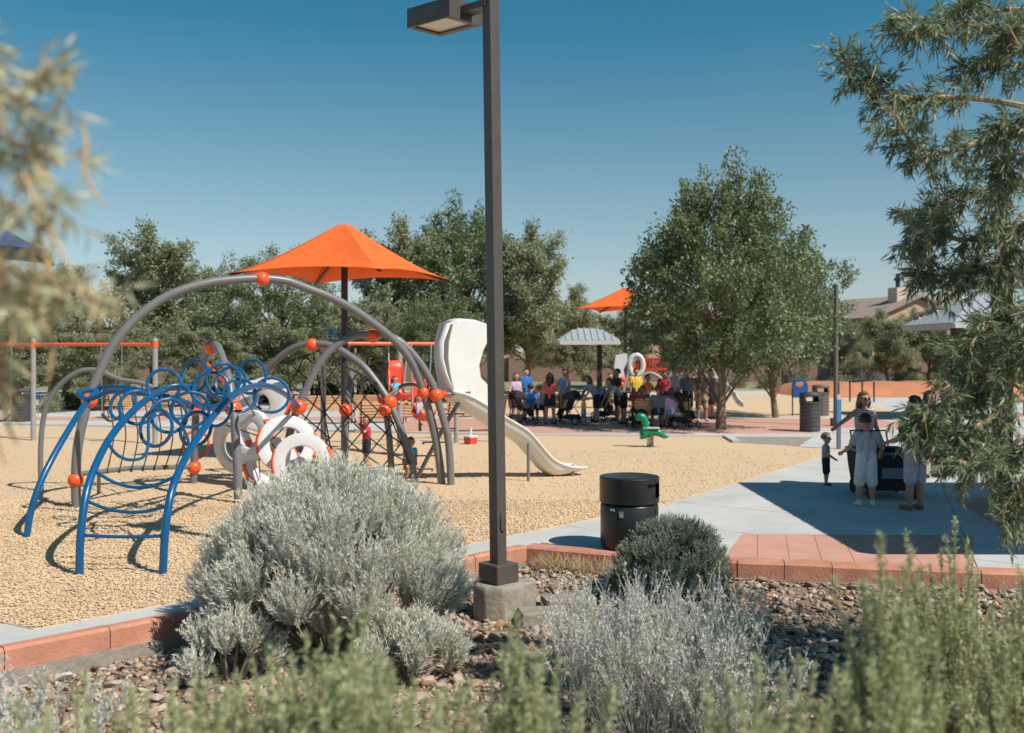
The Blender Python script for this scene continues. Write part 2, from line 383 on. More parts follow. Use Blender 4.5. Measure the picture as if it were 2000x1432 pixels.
# loose wood chips
def chips(n, ymin, ymax, sz):
    x = RNG.uniform(-15, 8, n*9); y = ymin*(ymax/ymin)**RNG.uniform(0, 1, n*9)
    k = inpoly(x, y, MUL) & (np.abs(x) < y*.53+.3) & (x < 9); x, y = x[k][:n], y[k][:n]; n = len(x)
    a = RNG.uniform(0, 2*PI, n); tl = RNG.normal(0, .17, n); L = RNG.uniform(.5, 1.3, n)*sz; Wd = RNG.uniform(.25, .5, n)*sz; T = RNG.uniform(.08, .16, n)*sz
    u = np.stack([np.cos(a)*np.cos(tl), np.sin(a)*np.cos(tl), np.sin(tl)], 1); t2 = RNG.normal(0, .25, n)
    v0 = np.stack([-np.sin(a), np.cos(a), np.zeros(n)], 1); w0 = np.cross(u, v0); v = v0*np.cos(t2)[:, None]+w0*np.sin(t2)[:, None]; ww = np.cross(u, v)
    c = np.stack([x, y, .012+RNG.uniform(0, .014, n)], 1); vs = []
    for sz_ in (-1, 1):
        for sx, sy in ((-1, -1), (1, -1), (1, 1), (-1, 1)):
            vs.append(c+u*(sx*L/2)[:, None]+v*(sy*Wd/2)[:, None]+ww*(sz_*T/2)[:, None])
    V = np.stack(vs, 1).reshape(-1, 3); f0 = np.array([(4, 5, 6, 7), (0, 1, 5, 4), (1, 2, 6, 5), (2, 3, 7, 6), (3, 0, 4, 7)])
    F = (f0[None]+(np.arange(n)*8)[:, None, None]).reshape(-1, 4); return V, F
V, F = merge([chips(40000, 8.6, 16, .036), chips(8000, 14, 24, .042)])
o = npmesh('wood_chips', V, F, chipm, kind='stuff'); o['label'] = 'loose tan wood chips covering the playground surface'; o['category'] = 'wood chips'
# ------------------------------------------------------------------ red kerb round the planter
kerb = thing('planter_kerb', 'low terracotta block kerb edging the gravel planter', 'kerb', (.17, 12.27, -.3))
def kerbrun(a, b, n, wd=.30, top=.012):
    a, b = Vector(a), Vector(b); d = (b-a)/n; nn = Vector((-d.y, d.x)).normalized()
    for i in range(n):
        p, q = a+d*i+d.normalized()*.004, a+d*(i+1)-d.normalized()*.004
        j = random.uniform(-.004, .004)
        mb = MB(); prof = [(-.015, -.17), (-.015, top-.025), (.012, top), (wd, top-.002), (wd, -.17)]
        vs = [Vector((e.x+nn.x*o_, e.y+nn.y*o_, z+j)) for e in (p, q) for o_, z in prof]; k = len(prof)
        mb.add(vs, [tuple(range(k)), tuple(range(2*k-1, k-1, -1))]+[(i2, k+i2, k+(i2+1) % k, (i2+1) % k) for i2 in range(k)])
        part('kerb_block', mb, redblock, kerb, False)
kerbrun((-8.9, 3.12), (-4.0, 8.06), 7, .11); kerbrun((-4.0, 8.06), (.17, 12.27), 7, .11)
kerbrun((.17, 12.27), (1.175, 11.80), 2, .22); kerbrun((1.18, 11.80), (2.5, 11.38), 3, .22); kerbrun((2.505, 11.378), (4.97, 10.85), 5, .25); kerbrun((4.975, 10.85), (9.5, 10.1), 8, .25)
mb = MB()
for i in range(1, len(CURB)-2):
    a, b = Vector(CURB[i]), Vector(CURB[i+1]); n = Vector((-(b-a).y, (b-a).x)).normalized()
    mb.prism([tuple(a-n*.05), tuple(b-n*.05), tuple(b+n*.2), tuple(a+n*.2)], -.42, -.172)
a, b = Vector((-8.9, 3.12)), Vector((-4.0, 8.06)); n = Vector((-(b-a).y, (b-a).x)).normalized()
mb.prism([tuple(a-n*.05), tuple(b-n*.05), tuple(b+n*.2), tuple(a+n*.2)], -.42, -.172)
part('footing', mb, concrete_old, kerb, False)
# ------------------------------------------------------------------ gravel
def ico():
    t = (1+5**.5)/2; v = np.array([(-1, t, 0), (1, t, 0), (-1, -t, 0), (1, -t, 0), (0, -1, t), (0, 1, t), (0, -1, -t), (0, 1, -t), (t, 0, -1), (t, 0, 1), (-t, 0, -1), (-t, 0, 1)], float)
    f = [(0, 11, 5), (0, 5, 1), (0, 1, 7), (0, 7, 10), (0, 10, 11), (1, 5, 9), (5, 11, 4), (11, 10, 2), (10, 7, 6), (7, 1, 8), (3, 9, 4), (3, 4, 2), (3, 2, 6), (3, 6, 8), (3, 8, 9), (4, 9, 5), (2, 4, 11), (6, 2, 10), (8, 6, 7), (9, 8, 1)]
    v = unit(v); v = list(map(tuple, v)); cache = {}; nf = []
    def mid(a, b):
        k = (min(a, b), max(a, b))
        if k not in cache:
            m_ = unit(np.array([np.array(v[a])+np.array(v[b])]))[0]; v.append(tuple(m_)); cache[k] = len(v)-1
        return cache[k]
    for a, b, c in f:
        ab, bc, ca = mid(a, b), mid(b, c), mid(c, a); nf += [(a, ab, ca), (b, bc, ab), (c, ca, bc), (ab, bc, ca)]
    return np.array(v), np.array(nf)
IV, IF = ico()
def rockshape(rng):
    v = IV.copy()
    for _ in range(9):
        n = unit(rng.normal(size=3)); d = rng.uniform(.30, .75); s_ = v @ n; v = v-np.outer(np.maximum(s_-d, 0), n)
    return v*np.array([1, rng.uniform(.6, .95), rng.uniform(.38, .65)])
SH = [rockshape(RNG) for _ in range(10)]; SH0 = [q[:12]*RNG.uniform(.85, 1.15, (12, 1)) for q in SH]
IF0 = np.array([(0, 11, 5), (0, 5, 1), (0, 1, 7), (0, 7, 10), (0, 10, 11), (1, 5, 9), (5, 11, 4), (11, 10, 2), (10, 7, 6), (7, 1, 8), (3, 9, 4), (3, 4, 2), (3, 2, 6), (3, 6, 8), (3, 8, 9), (4, 9, 5), (2, 4, 11), (6, 2, 10), (8, 6, 7), (9, 8, 1)])
def gravel(n, smin, smax, zoff, low=False):
    x = RNG.uniform(-6, 6, n*4); y = RNG.uniform(4.2, 12.3, n*4); k = (y < curb_y(x)-.10) & (np.abs(x) < y*.56+.4); x, y = x[k][:n], y[k][:n]; n = len(x)
    s_ = smin*(smax/smin)**(RNG.uniform(0, 1, n)**1.6); a = RNG.uniform(0, 2*PI, n); z = terr(x, y)+s_*zoff
    IF_ = IF0 if low else IF; sh = np.stack(SH0 if low else SH)[RNG.integers(0, 10, n)]; t1 = RNG.normal(0, .35, n)
    ca, sa = np.cos(a)[:, None], np.sin(a)[:, None]; ct, st = np.cos(t1)[:, None], np.sin(t1)[:, None]
    X, Y, Z = sh[..., 0], sh[..., 1], sh[..., 2]; X, Z = X*ct-Z*st, X*st+Z*ct; X, Y = X*ca-Y*sa, X*sa+Y*ca
    V = np.stack([X*s_[:, None]+x[:, None], Y*s_[:, None]+y[:, None], Z*s_[:, None]+z[:, None]], -1).reshape(-1, 3)
    F = (IF_[None]+(np.arange(n)*sh.shape[1])[:, None, None]).reshape(-1, 3); return V, F
V, F = merge([gravel(18000, .022, .06, .2, True), gravel(3400, .04, .10, .3)])
o = npmesh('gravel', V, F, rockm, kind='stuff'); o['label'] = 'tan and grey crushed stone covering the planter'; o['category'] = 'gravel'
def stone(px, py, s_, label, idx, zz=-.27, mat=None):
    g = G(px, py, zz); mb = MB(); v = SH[idx]*s_; mb.add([(g.x+p[0], g.y+p[1], g.z+p[2]+s_*.2) for p in v], [tuple(f) for f in IF])
    tag(part('stone', mb, mat or M('stone%d' % idx, ((.55, .5, .45), (.42, .30, .2), (.36, .33, .3))[idx % 3], .9, var=.2, vscale=9, bump=.4, bscale=30), None, False, origin=(g.x, g.y, g.z)), label, 'stone', 'larger stones in the planter')
stone(125, 1325, .085, 'pale stone by the kerb footing at far left', 0)
stone(800, 1300, .07, 'white stone just right of the sagebrush skirt', 3)
stone(1050, 1175, .085, 'dark stone beside the lamp pedestal', 2)
stone(1630, 1152, .075, 'pale rounded stone under the red kerb', 6)
stone(1555, 1275, .08, 'brownish stone left of the tall rosemary', 4)
stone(1605, 1285, .08, 'orange brown stone close to the tall rosemary', 1)
stone(860, 1340, .06, 'tan stone in front of the sagebrush', 7)
for (px, py, w_, d_, rz, lab) in ((1065, 1205, .50, .30, .15, 'nearer flat grey stone slab below the lamp pedestal'), (1110, 1178, .52, .28, .3, 'farther flat grey stone slab below the lamp pedestal')):
    g = G(px, py, -.24); mb = MB(); mb.box((0, 0, 0), (w_, d_, .13), rz); o = part('stone_slab', mb, concrete_old, None, False); o.location = (g.x, g.y, -.235)
    bv = o.modifiers.new('b', 'BEVEL'); bv.width = .012; bv.segments = 2; tag(o, lab, 'stone slab', 'flat slabs in the planter')

# ------------------------------------------------------------------ climbing frame
TUBE = .066
fr = thing('climbing_frame', 'grey arched climbing frame with orange balls, blue climber, net and white slide', 'climbing frame', (-3.6, 17, 0))
def fpart(name, mb, mat, label=None, **k): return part(name, mb, mat, fr, True, label=label, **k)
def arch(px, P, Q, r=TUBE, mat=gray, name='arch'):
    mb = MB(); mb.tube([PL(x, y, P, Q) for x, y in px], r, 14, smooth=5); return fpart(name, mb, mat)
def jball(p, r=.125, name='ball_joint'):
    mb = MB(); mb.ball(p, r, 24)
    for a in (0.6, 2.2, 4.0): 
        d = Vector((math.cos(a)*.8, math.sin(a)*.8-.3, .45)).normalized(); q = d.to_track_quat('Z', 'X').to_matrix(); mb.lathe([(0, .004), (.02, .004), (.024, -.01)], 10, Vector(p)+d*r, mat=q)
    return fpart(name, mb, orange)
A0, A1 = (-6.5, 15.3), (-1.23, 18.0)
arch([(150, 993), (148, 938), (153, 865), (172, 785), (195, 725), (225, 668), (270, 618), (330, 577), (400, 554), (460, 546), (512, 544), (560, 549), (591, 560), (648, 582), (694, 607), (747, 645), (781, 676), (808, 715), (827, 766), (846, 834), (858, 900), (863, 948)], A0, A1, .07)
for x, y, r in ((512, 545, .12), (148, 938, .115), (175, 782, .12), (827, 767, .11)): jball(PL(x, y, A0, A1), r)
B0, B1 = (-3.92, 17.35), (-1.06, 17.87)
arch([(549, 955), (560, 889), (566, 847), (577, 808), (582, 795), (600, 756), (622, 712), (655, 676), (691, 657), (728, 652), (755, 655), (781, 667), (806, 691), (829, 722), (847, 756), (853, 776), (864, 812), (876, 862), (881, 948)], B0, B1)
for x, y, r in ((728, 656, .125), (583, 795, .14), (852, 772, .125)): jball(PL(x, y, B0, B1), r)
C0, C1 = (-4.75, 19.2), (-1.75, 18.3)
arch([(495, 800), (505, 750), (522, 722), (551, 694), (582, 677), (610, 672), (640, 674), (660, 681), (685, 697), (710, 716), (735, 746), (754, 774), (762, 790), (773, 812), (788, 852), (804, 903), (810, 940)], C0, C1)
for x, y, r in ((610, 674, .125), (761, 786, .135)): jball(PL(x, y, C0, C1), r)
D0, D1 = (-5.6, 18.05), (-4.2, 15.7)
arch([(378, 946), (380, 880), (383, 800), (390, 740), (400, 700), (413, 678), (424, 676), (436, 704), (447, 743), (453, 782), (457, 808), (461, 860), (464, 925), (465, 975)], D0, D1)
for x, y, r in ((414, 678, .125), (379, 913, .12), (455, 798, .13)): jball(PL(x, y, D0, D1), r)
E0, E1 = (-7.86, 17.1), (-5.5, 17.2)
arch([(81, 960), (79, 899), (83, 829), (95, 785), (120, 749), (151, 727), (179, 722), (201, 727), (235, 741), (275, 748), (304, 760), (350, 785), (380, 800)], E0, E1, .042)
jball(PL(380, 800, E0, E1), .10)
low = [PL(152, 926, A0, A1), W(260, 914, 16.6), PL(378, 912, D0, D1)]
mb = MB(); mb.tube(low, .04, 10); fpart('lower_bar', mb, gray)
mb = MB(); mb.tube([W(193, 921, 15.9), G(193, 965)], .03, 8); fpart('short_post', mb, gray)
mb = MB()
for i in range(7):
    a = low[0].lerp(low[2], .22+.1*i); b = PL(205+i*24, 741+i*4, E0, E1); m1 = a.lerp(b, .5)+Vector((.10, .05, -.05))
    mb.tube([a, a.lerp(m1, .5)+Vector((.03, 0, 0)), m1, b], .011, 5, smooth=3); mb.tube([a+Vector((0, 0, -.02)), a+Vector((0, 0, .05))], .022, 6)
fpart('rope_climber', mb, rope)
# free-standing inner posts
mb = MB(); mb.tube([W(686, 728, 18.9), W(676, 803, 18.7), G(672, 935)], .066, 12); fpart('post', mb, gray)
jball(W(675, 801, 18.65), .12)
F0 = W(748, 779, 18.8); mb = MB(); mb.tube([W(752, 790, 18.6), W(760, 850, 18.6), G(766, 938)], .06, 12); fpart('post', mb, gray)
jball(F0, .11); jball(W(752, 801, 18.4), .12)
mb = MB(); mb.tube([F0, W(770, 765, 18.9), W(787, 753, 19), W(811, 752, 18.9), W(828, 765, 18.2)], .032, 10, smooth=4); fpart('curved_rail', mb, gray)
# cargo nets
def net(c4, nu, nv, name='cargo_net', sag=.12):
    mb = MB(); TL, TR, BR, BL = c4
    def P(u, v):
        p = TL*(1-u)*(1-v)+TR*u*(1-v)+BR*u*v+BL*(1-u)*v; return p+Vector((0, sag, -sag*.3))*math.sin(PI*u)*math.sin(PI*v)
    for i in range(nu+1):
        for j in range(nv+1):
            if i < nu and j < nv:
                if (i+j) % 2 == 0: mb.tube([P(i/nu, j/nv), P((i+1)/nu, (j+1)/nv)], .0135, 5, caps=False)
                else: mb.tube([P((i+1)/nu, j/nv), P(i/nu, (j+1)/nv)], .0135, 5, caps=False)
            if (i+j) % 2 == 0: mb.ball(P(i/nu, j/nv), .026, 6)
    for u in (0, 1): mb.tube([P(u, j/nv) for j in range(nv+1)], .014, 5)
    for v in (0, 1): mb.tube([P(i/nu, v) for i in range(nu+1)], .014, 5)
    return fpart(name, mb, rope)
net((W(628, 690, 18.6), W(735, 748, 18.4), W(800, 905, 18.2), W(640, 925, 17.9)), 6, 8)
net((W(560, 705, 19.0), W(612, 690, 18.9), W(650, 900, 19.3), W(590, 905, 19.4)), 3, 9)
# blue climber
bl = fpart('blue_climber', MB().tube([W(52, 1050, 12.9), W(52.5, 1049, 12.9)], .02, 8), blue)
def bpart(name, mb): return part(name, mb, blue, bl)
R1 = ((-6.13, 12.9), (-6.32, 15.3)); R2 = ((-4.52, 10.7), (-4.42, 16.2)); R3 = ((-3.65, 10.7), (-3.59, 17.25))
def along(px, D0_, D1_):                      # spread depth over a rail by its length in the picture
    n = len(px); return [W(x, y, d) for (x, y, d) in px]
rail1 = along([(52, 1052, 12.85), (60, 1000, 12.88), (78, 945, 13.0), (105, 890, 13.25), (140, 830, 13.7), (168, 788, 14.3), (192, 762, 14.9)], 0, 0)
rail2 = along([(155, 1125, 10.7), (158, 1040, 10.75), (172, 950, 10.95), (205, 872, 11.5), (245, 818, 12.2), (290, 778, 13.0), (330, 758, 13.8), (372, 756, 14.5), (410, 768, 15.2), (452, 795, 16.2)], 0, 0)
rail3 = along([(318, 1125, 10.7), (323, 1035, 10.75), (338, 950, 10.95), (372, 878, 11.6), (415, 815, 12.4), (455, 774, 13.3), (490, 756, 14.2), (522, 754, 15.1), (553, 768, 16.1), (583, 793, 17.3)], 0, 0)
for rl in (rail1, rail2, rail3): bpart('rail', MB().tube(rl, .042, 12, smooth=5))
bpart('rail', MB().tube([W(192, 762, 14.9), W(165, 764, 14.6), W(153, 770, 14.4), W(175, 780, 14.3), W(215, 765, 14.2), W(262, 768, 14.0), W(330, 775, 13.9), W(400, 797, 14.8), W(450, 800, 16.2)], .033, 12, smooth=5))
bpart('rail', MB().tube([W(192, 757, 14.9), W(240, 756, 14.6), W(300, 768, 14.3), W(372, 790, 14.6), W(420, 800, 15.2)], .03, 12, smooth=5))
for a, b, sag in (((157, 1045, 10.75), (316, 1047, 10.75), 2), ((166, 977, 10.9), (330, 987, 10.85), 14), ((181, 917, 11.1), (343, 930, 11.05), 22)):
    p, q = W(*a), W(*b); m1 = p.lerp(q, .5); k = Vector((0, 0, -sag/2000*11*1.3)); bpart('rung', MB().tube([p, p.lerp(q, .25)+k*.75, m1+k, p.lerp(q, .75)+k*.75, q], .019, 8, smooth=4))
def loop(pts): bpart('loop', MB().tube([W(*p) for p in pts], .019, 8, smooth=5))
loop([(212, 866, 11.8), (226, 886, 11.9), (250, 898, 12), (278, 894, 12.2), (289, 872, 12.3), (290, 830, 12.5), (298, 815, 12.8), (318, 808, 12.9), (342, 818, 12.8), (362, 845, 12.4), (370, 872, 11.8)])
def ring(cx, cy, r, D, ax, sy=1.0):
    c = W(cx, cy, D); rr = r/2000*D; q = Vector(ax).normalized().to_track_quat('Z', 'X').to_matrix()
    bpart('loop', MB().tube([c+q @ Vector((rr*math.cos(a), rr*sy*math.sin(a), 0)) for a in np.linspace(0, 2*PI, 24, endpoint=False)], .023, 8, closed=True))
for rg in ((320, 752, 31, 13.9, (.3, -1, .25)), (380, 735, 32, 14.6, (-.4, -1, .2)), (436, 742, 32, 14.4, (.4, -1, .1)), (490, 736, 33, 15.1, (-.3, -1, .2)), (412, 760, 34, 14.4, (.2, -1, .3)),
           (268, 796, 33, 12.9, (.5, -1, .3)), (305, 836, 36, 12.6, (-.3, -1, .2)), (372, 800, 35, 13.6, (.3, -1, -.2)), (425, 800, 33, 13.9, (-.4, -1, .3)), (468, 772, 32, 14.5, (.5, -1, .2)), (530, 772, 34, 15.6, (.2, -1, .2)), (382, 838, 34, 12.9, (-.3, -1, .3)), (345, 785, 33, 13.6, (.6, -1, .1)), (240, 790, 30, 13.4, (-.4, -1, .4)), (450, 745, 30, 14.9, (-.1, -1, .4)), (330, 812, 34, 13.0, (.5, -1, .4))): ring(*rg)
# orange hoop by the rear leg
mb = MB(); c = W(383, 868, 18.3); mb.tube([c+Vector((.2*math.cos(a), .08*math.cos(a), .25*math.sin(a))) for a in np.linspace(0, 2*PI, 26, endpoint=False)], .025, 8, closed=True); fpart('orange_hoop', mb, orange)
mb = MB(); mb.tube([W(395, 700, 17.8), W(420, 728, 18), W(445, 758, 18.6), W(452, 790, 18.8)], .03, 8, smooth=4); fpart('orange_rail', mb, orange)
# white ring tunnel pieces
def whitering(px, py, D, Rm, ax, rot=0., half=.085):
    c = W(px, py, D); q = Vector(ax).normalized().to_track_quat('Z', 'Y').to_matrix() @ Matrix.Rotation(rot, 3, 'Z')
    mb = MB(); n = 40; prof = [(-.15, half*.8), (-.04, half*1.0), (.045, half*.75), (.055, 0), (.045, -half*.75), (-.04, -half), (-.15, -half*.8), (-.165, 0)]
    vs = []; k = len(prof)
    for i in range(n):
        a = 2*PI*i/n
        for dr, z in prof: vs.append(c+q @ Vector(((Rm+dr)*math.cos(a), (Rm+dr)*math.sin(a), z)))
    mb.add(vs, [(i*k+j, ((i+1) % n)*k+j, ((i+1) % n)*k+(j+1) % k, i*k+(j+1) % k) for i in range(n) for j in range(k)])
    o = fpart('ring_panel', mb, white)
    for a0 in (-.25, PI-.35):
        mb = MB(); rows = []
        for a in np.linspace(a0-.45, a0+.45, 9): rows.append([c+q @ Vector(((Rm+dr)*math.cos(a), (Rm+dr)*math.sin(a), z)) for dr, z in ((.03, half*.86), (.058, half*.70), (.075, half*.3), (.075, -half*.3), (.058, -half*.70), (.03, -half*.86))])
        mb.grid(rows); op = part('orange_edge', mb, orange, o)
        op.modifiers.new('s', 'SOLIDIFY').thickness = .012
whitering(517, 790, 17.9, .44, (-.25, -1, .35), .3); whitering(500, 790, 18.5, .40, (.3, -1, -.3), .9)
whitering(492, 850, 17.5, .38, (-.6, -1, .1), .5); whitering(560, 868, 17.2, .44, (.25, -1, .25), .2)
whitering(590, 903, 16.8, .43, (.1, -1, .15), .35); whitering(455, 872, 17.9, .42, (-.75, -1, -.2), .1)
whitering(530, 905, 17.7, .42, (.5, -1, .4), .8)
mb = MB()
for a, b in (((455, 740), (545, 890)), ((440, 830), (530, 860)), ((600, 790), (520, 870)), ((505, 880), (508, 935)), ((560, 900), (600, 960))): mb.tube([W(a[0], a[1], 17.4), W(b[0], b[1], 17.4)], .012, 6)
fpart('tether_rope', mb, rope)
# slide with its entry hood
P0, P1 = (-1.02, 17.9), (1.44, 19.2); dvec = Vector((P1[0]-P0[0], P1[1]-P0[1], 0)).normalized(); perp = Vector((-dvec.y, dvec.x, 0))
rim = [PL(x, y, P0, P1) for x, y in ((884, 762), (915, 770), (955, 792), (989, 814), (1029, 838), (1051, 861), (1073, 887), (1091, 901), (1118, 910), (1148, 911))]
R2_ = []
for i in range(len(rim)-1):
    for k in range(4):
        t = k/4; p0, p1, p2, p3 = rim[max(i-1, 0)], rim[i], rim[i+1], rim[min(i+2, len(rim)-1)]
        R2_.append(.5*((2*p1)+(-p0+p2)*t+(2*p0-5*p1+4*p2-p3)*t*t+(-p0+3*p1-3*p2+p3)*t**3))
R2_.append(rim[-1]); rows = []; n = len(R2_)
for i, p in enumerate(R2_):
    t = i/(n-1); pin = .07*max(0, (t-.9)/.1)**2; h = .25*min(1, (1-t)*4+.12)*min(1, .35+t*5); wd = .64
    u = Vector((0, 0, 1))
    rows.append([p+dvec*(.05*(1-((a-wd/2)/(wd/2+.045))**2) if i == n-1 else 0)+perp*(wd/2+(a-wd/2)*(1-pin*2))-u*z for a, z in ((-.045, .035), (-.03, .0), (0., .0), (.03, h*.45), (.09, h*.85), (.17, h), (wd/2, h*1.04), (wd-.17, h), (wd-.09, h*.85), (wd-.03, h*.45), (wd, 0), (wd+.03, 0), (wd+.045, .035))])
mb = MB(); mb.grid(rows); sd = fpart('slide', mb, slidem); sm = sd.modifiers.new('s', 'SOLIDIFY'); sm.thickness = .03; sm.offset = 1
outl = [(884, 632), (910, 627), (935, 630), (955, 637), (953, 660), (942, 688), (935, 714), (938, 737), (953, 753), (962, 775), (962, 797), (925, 778), (886, 763), (879, 730), (875, 700), (876, 668)]
for off, nm in ((-.02, 'hood_side'), (.58, 'hood_side')):
    pts = [PL(x, y, P0, P1)+perp*off for x, y in outl]; k = len(pts); mb = MB()
    mb.add(pts+[p+perp*.03 for p in pts], [tuple(range(k-1, -1, -1)), tuple(range(k, 2*k))]+[(i, (i+1) % k, k+(i+1) % k, k+i) for i in range(k)])
    o = part(nm, mb, slidem, sd, False)
back = [PL(x, y, P0, P1) for x, y in ((886, 763), (879, 730), (875, 700), (876, 668), (884, 634), (910, 629))]
bulge = [0, -.10, -.16, -.16, -.08, 0]
rows = [[p+perp*a+dvec*(b_*(1 if .1 < a < .5 else .55)) for a in (-.01, .14, .3, .46, .58)] for p, b_ in zip(back, bulge)]
rows = [[r_[j] for j in (0, 1)] for r_ in rows]+[]
mb = MB(); mb.grid(rows); o = part('hood_side', mb, slidem, sd); o.modifiers.new('s', 'SOLIDIFY').thickness = .03
rows = [[PL(x, y, P0, P1)+perp*a+Vector((0, 0, zz)) for a, zz in ((-.01, 0), (.14, .03), (.28, .04), (.42, .03), (.58, 0))] for x, y in ((884, 634), (897, 629), (910, 628), (932, 630), (953, 637))]
mb = MB(); mb.grid(rows); o = part('hood_top', mb, slidem, sd); o.modifiers.new('s', 'SOLIDIFY').thickness = .025
for (x, y, x2, y2, r) in ((1032, 866, 1032, 941, .028), (1118, 908, 1118, 931, .03)):
    a = W(x, y, G(x2, y2).y); mb = MB(); mb.tube([a, G(x2, y2)], r, 10); fpart('slide_post', mb, gray)
mb = MB(); mb.tube([PL(852, 772, B0, B1), PL(918, 766, P0, P1)], .035, 10); mb.tube([PL(918, 766, P0, P1), PL(918, 766, P0, P1)+perp*.6], .035, 10); fpart('platform_bar', mb, gray)
mb = MB(); mb.tube([PL(862, 771, B0, B1), PL(872, 768, B0, B1)], .06, 10); fpart('bar_collar', mb, orange)
a, b = W(907, 768, 18.0), G(814, 935); mb = MB(); mb.tube([a, a.lerp(b, .5)+Vector((.02, 0, .08)), b], .04, 10, smooth=4); fpart('ladder_pole', mb, gray)
for t in (.25, .42, .58, .74, .9):
    p = a.lerp(b, t); mb = MB(); mb.tube([p+Vector((-.22, -.05, .0)), p+Vector((-.24, .03, .02)), p+Vector((0, .03, .02)), p+Vector((.2, .05, .02)), p+Vector((.2, -.05, 0))], .016, 6, smooth=2); fpart('rung', mb, gray)

# ------------------------------------------------------------------ shade canopies
def canopy(name, label, c, half, ang, ze, zt, mat, polemat, base=True, pr=.075):
    t = thing(name, label, 'canopy', (c[0], c[1], 0), 'fabric shade canopies'); u = Vector((math.cos(ang), math.sin(ang), 0)); v = Vector((-math.sin(ang), math.cos(ang), 0)); C = Vector((c[0], c[1], 0))
    n = 12; rows = []
    for i in range(9):                       # from eave to apex, four concave sides
        f = i/8; rr = 1-f; row = []
        for s_ in range(4):
            ca, cb = [(-1, -1), (1, -1), (1, 1), (-1, 1)][s_], [(-1, -1), (1, -1), (1, 1), (-1, 1)][(s_+1) % 4]
            for k in range(n):
                q = k/n; a = ca[0]*(1-q)+cb[0]*q; b = ca[1]*(1-q)+cb[1]*q
                edge = 4*q*(1-q); sc = (rr*.94+.06)*(1-.085*edge*(1-f)); z = ze+(zt-ze)*(f**1.35*.85+f*.15)-.0*edge+(.10*edge*(1-f) if f < .2 else .05*edge*(1-f))*1.0-.06*edge*math.sin(PI*f)
                row.append(C+u*a*half*sc+v*b*half*sc+Vector((0, 0, z)))
        row.append(row[0]); rows.append(row)
    rows.append([C+Vector((0, 0, zt+.02))]*len(rows[0]))
    mb = MB(); mb.grid(rows); cl = part('cloth', mb, mat, t); cl.modifiers.new('s', 'SOLIDIFY').thickness = .006
    mb = MB(); mb.tube([C, C+Vector((0, 0, zt-.12))], pr, 16); part('pole', mb, polemat, t)
    for a, b in ((-1, -1), (1, -1), (1, 1), (-1, 1)):
        mb = MB(); e = C+u*a*half*.97+v*b*half*.97+Vector((0, 0, ze-.025)); mb.tube([C+Vector((0, 0, zt-.30)), C.lerp(Vector((e.x, e.y, 0)), .5)+Vector((0, 0, ze+(zt-ze)*.30)), e], .035, 8, smooth=4); part('rafter', mb, polemat, t)
    return t
canopy('shade_canopy', 'large orange peaked shade canopy above the climbing frame', (-3.6, 22.0), 1.76, R(-19.5), 3.93, 5.05, fabric, darkpost)
canopy('shade_canopy', 'smaller orange canopy peeking out behind the big plaza tree', (W(1222, 600, 48).x, 48), 2.0, R(-24), 4.25, 5.28, fabric, darkpost)
canopy('shade_canopy', 'blue canopy edge at far left behind the pale branch', (W(-90, 600, 20).x, 20), 1.75, R(22), 4.22, 5.4, bluefab, darkpost)

# ------------------------------------------------------------------ swings
def swingframe(label, a, b, zb, posts, beam_ext=0.0):
    a, b = Vector(a), Vector(b); d = (b-a).normalized(); t = thing('swing_frame', label, 'swing set', (a.x, a.y, 0), 'swing frames')
    mb = MB(); mb.tube([a-d*beam_ext+Vector((0, 0, zb)), b+Vector((0, 0, zb))], .045, 12); part('beam', mb, orangebeam, t)
    for p in posts:
        q = a.lerp(b, p); mb = MB(); mb.tube([q, q+Vector((0, 0, zb+.10))], .067, 14); mb.ball(q+Vector((0, 0, zb+.10)), .067, 12); part('post', mb, graylt, t)
        mb = MB(); mb.tube([q+Vector((0, 0, zb-.075)), q+Vector((0, 0, zb+.075))], .08, 14); part('collar', mb, orangebeam, t)
    return t
sa, sb = G(65, 861), G(303, 868); sa = sa+(sa-sb)*1.0
swingframe('grey swing frame with orange beam at far left', sa, sb, 2.51, (0, .5, 1))
def chain(p, q): return MB().tube([p, q], .012, 5)
def beltswing(x, lab, d=.48):
    t_ = (x-0)/303; top = W(x, 676, 26.3); ang = R(-20)
    t = thing('belt_swing', lab, 'swing', (top.x, top.y, .5), 'belt swings')
    for s_ in (-1, 1): part('chain', chain(Vector((top.x+s_*.27, top.y, 2.48)), Vector((top.x+s_*.24, top.y, .72))), steel, t)
    rows = [[Vector((top.x+u*.25, top.y+v, .52+.2*(u*u))) for v in (-.09, .09)] for u in np.linspace(-1, 1, 9)]; mb = MB(); mb.grid(rows); o = part('seat', mb, rubber, t); o.modifiers.new('s', 'SOLIDIFY').thickness = .02
beltswing(2, 'black belt swing at the left edge of the frame'); beltswing(218, 'black belt swing nearest the climbing frame on the left swing set')
s2a, s2b = Vector((W(636, 670, 24.5).x, 24.2, 0)), Vector((W(966, 670, 26.3).x, 26.3, 0))
swingframe('second grey swing frame with orange beam behind the slide', s2a, s2b, 2.52, (0, .425, 1.))
mb = MB(); g = G(891, 866); mb.tube([g, g+Vector((0, 0, 1.35))], .06, 12); mb.ball(g+Vector((0, 0, 1.35)), .06, 10); tag(part('post', mb, graylt, None, origin=tuple(g)), 'short light grey post standing under the slide', 'post')
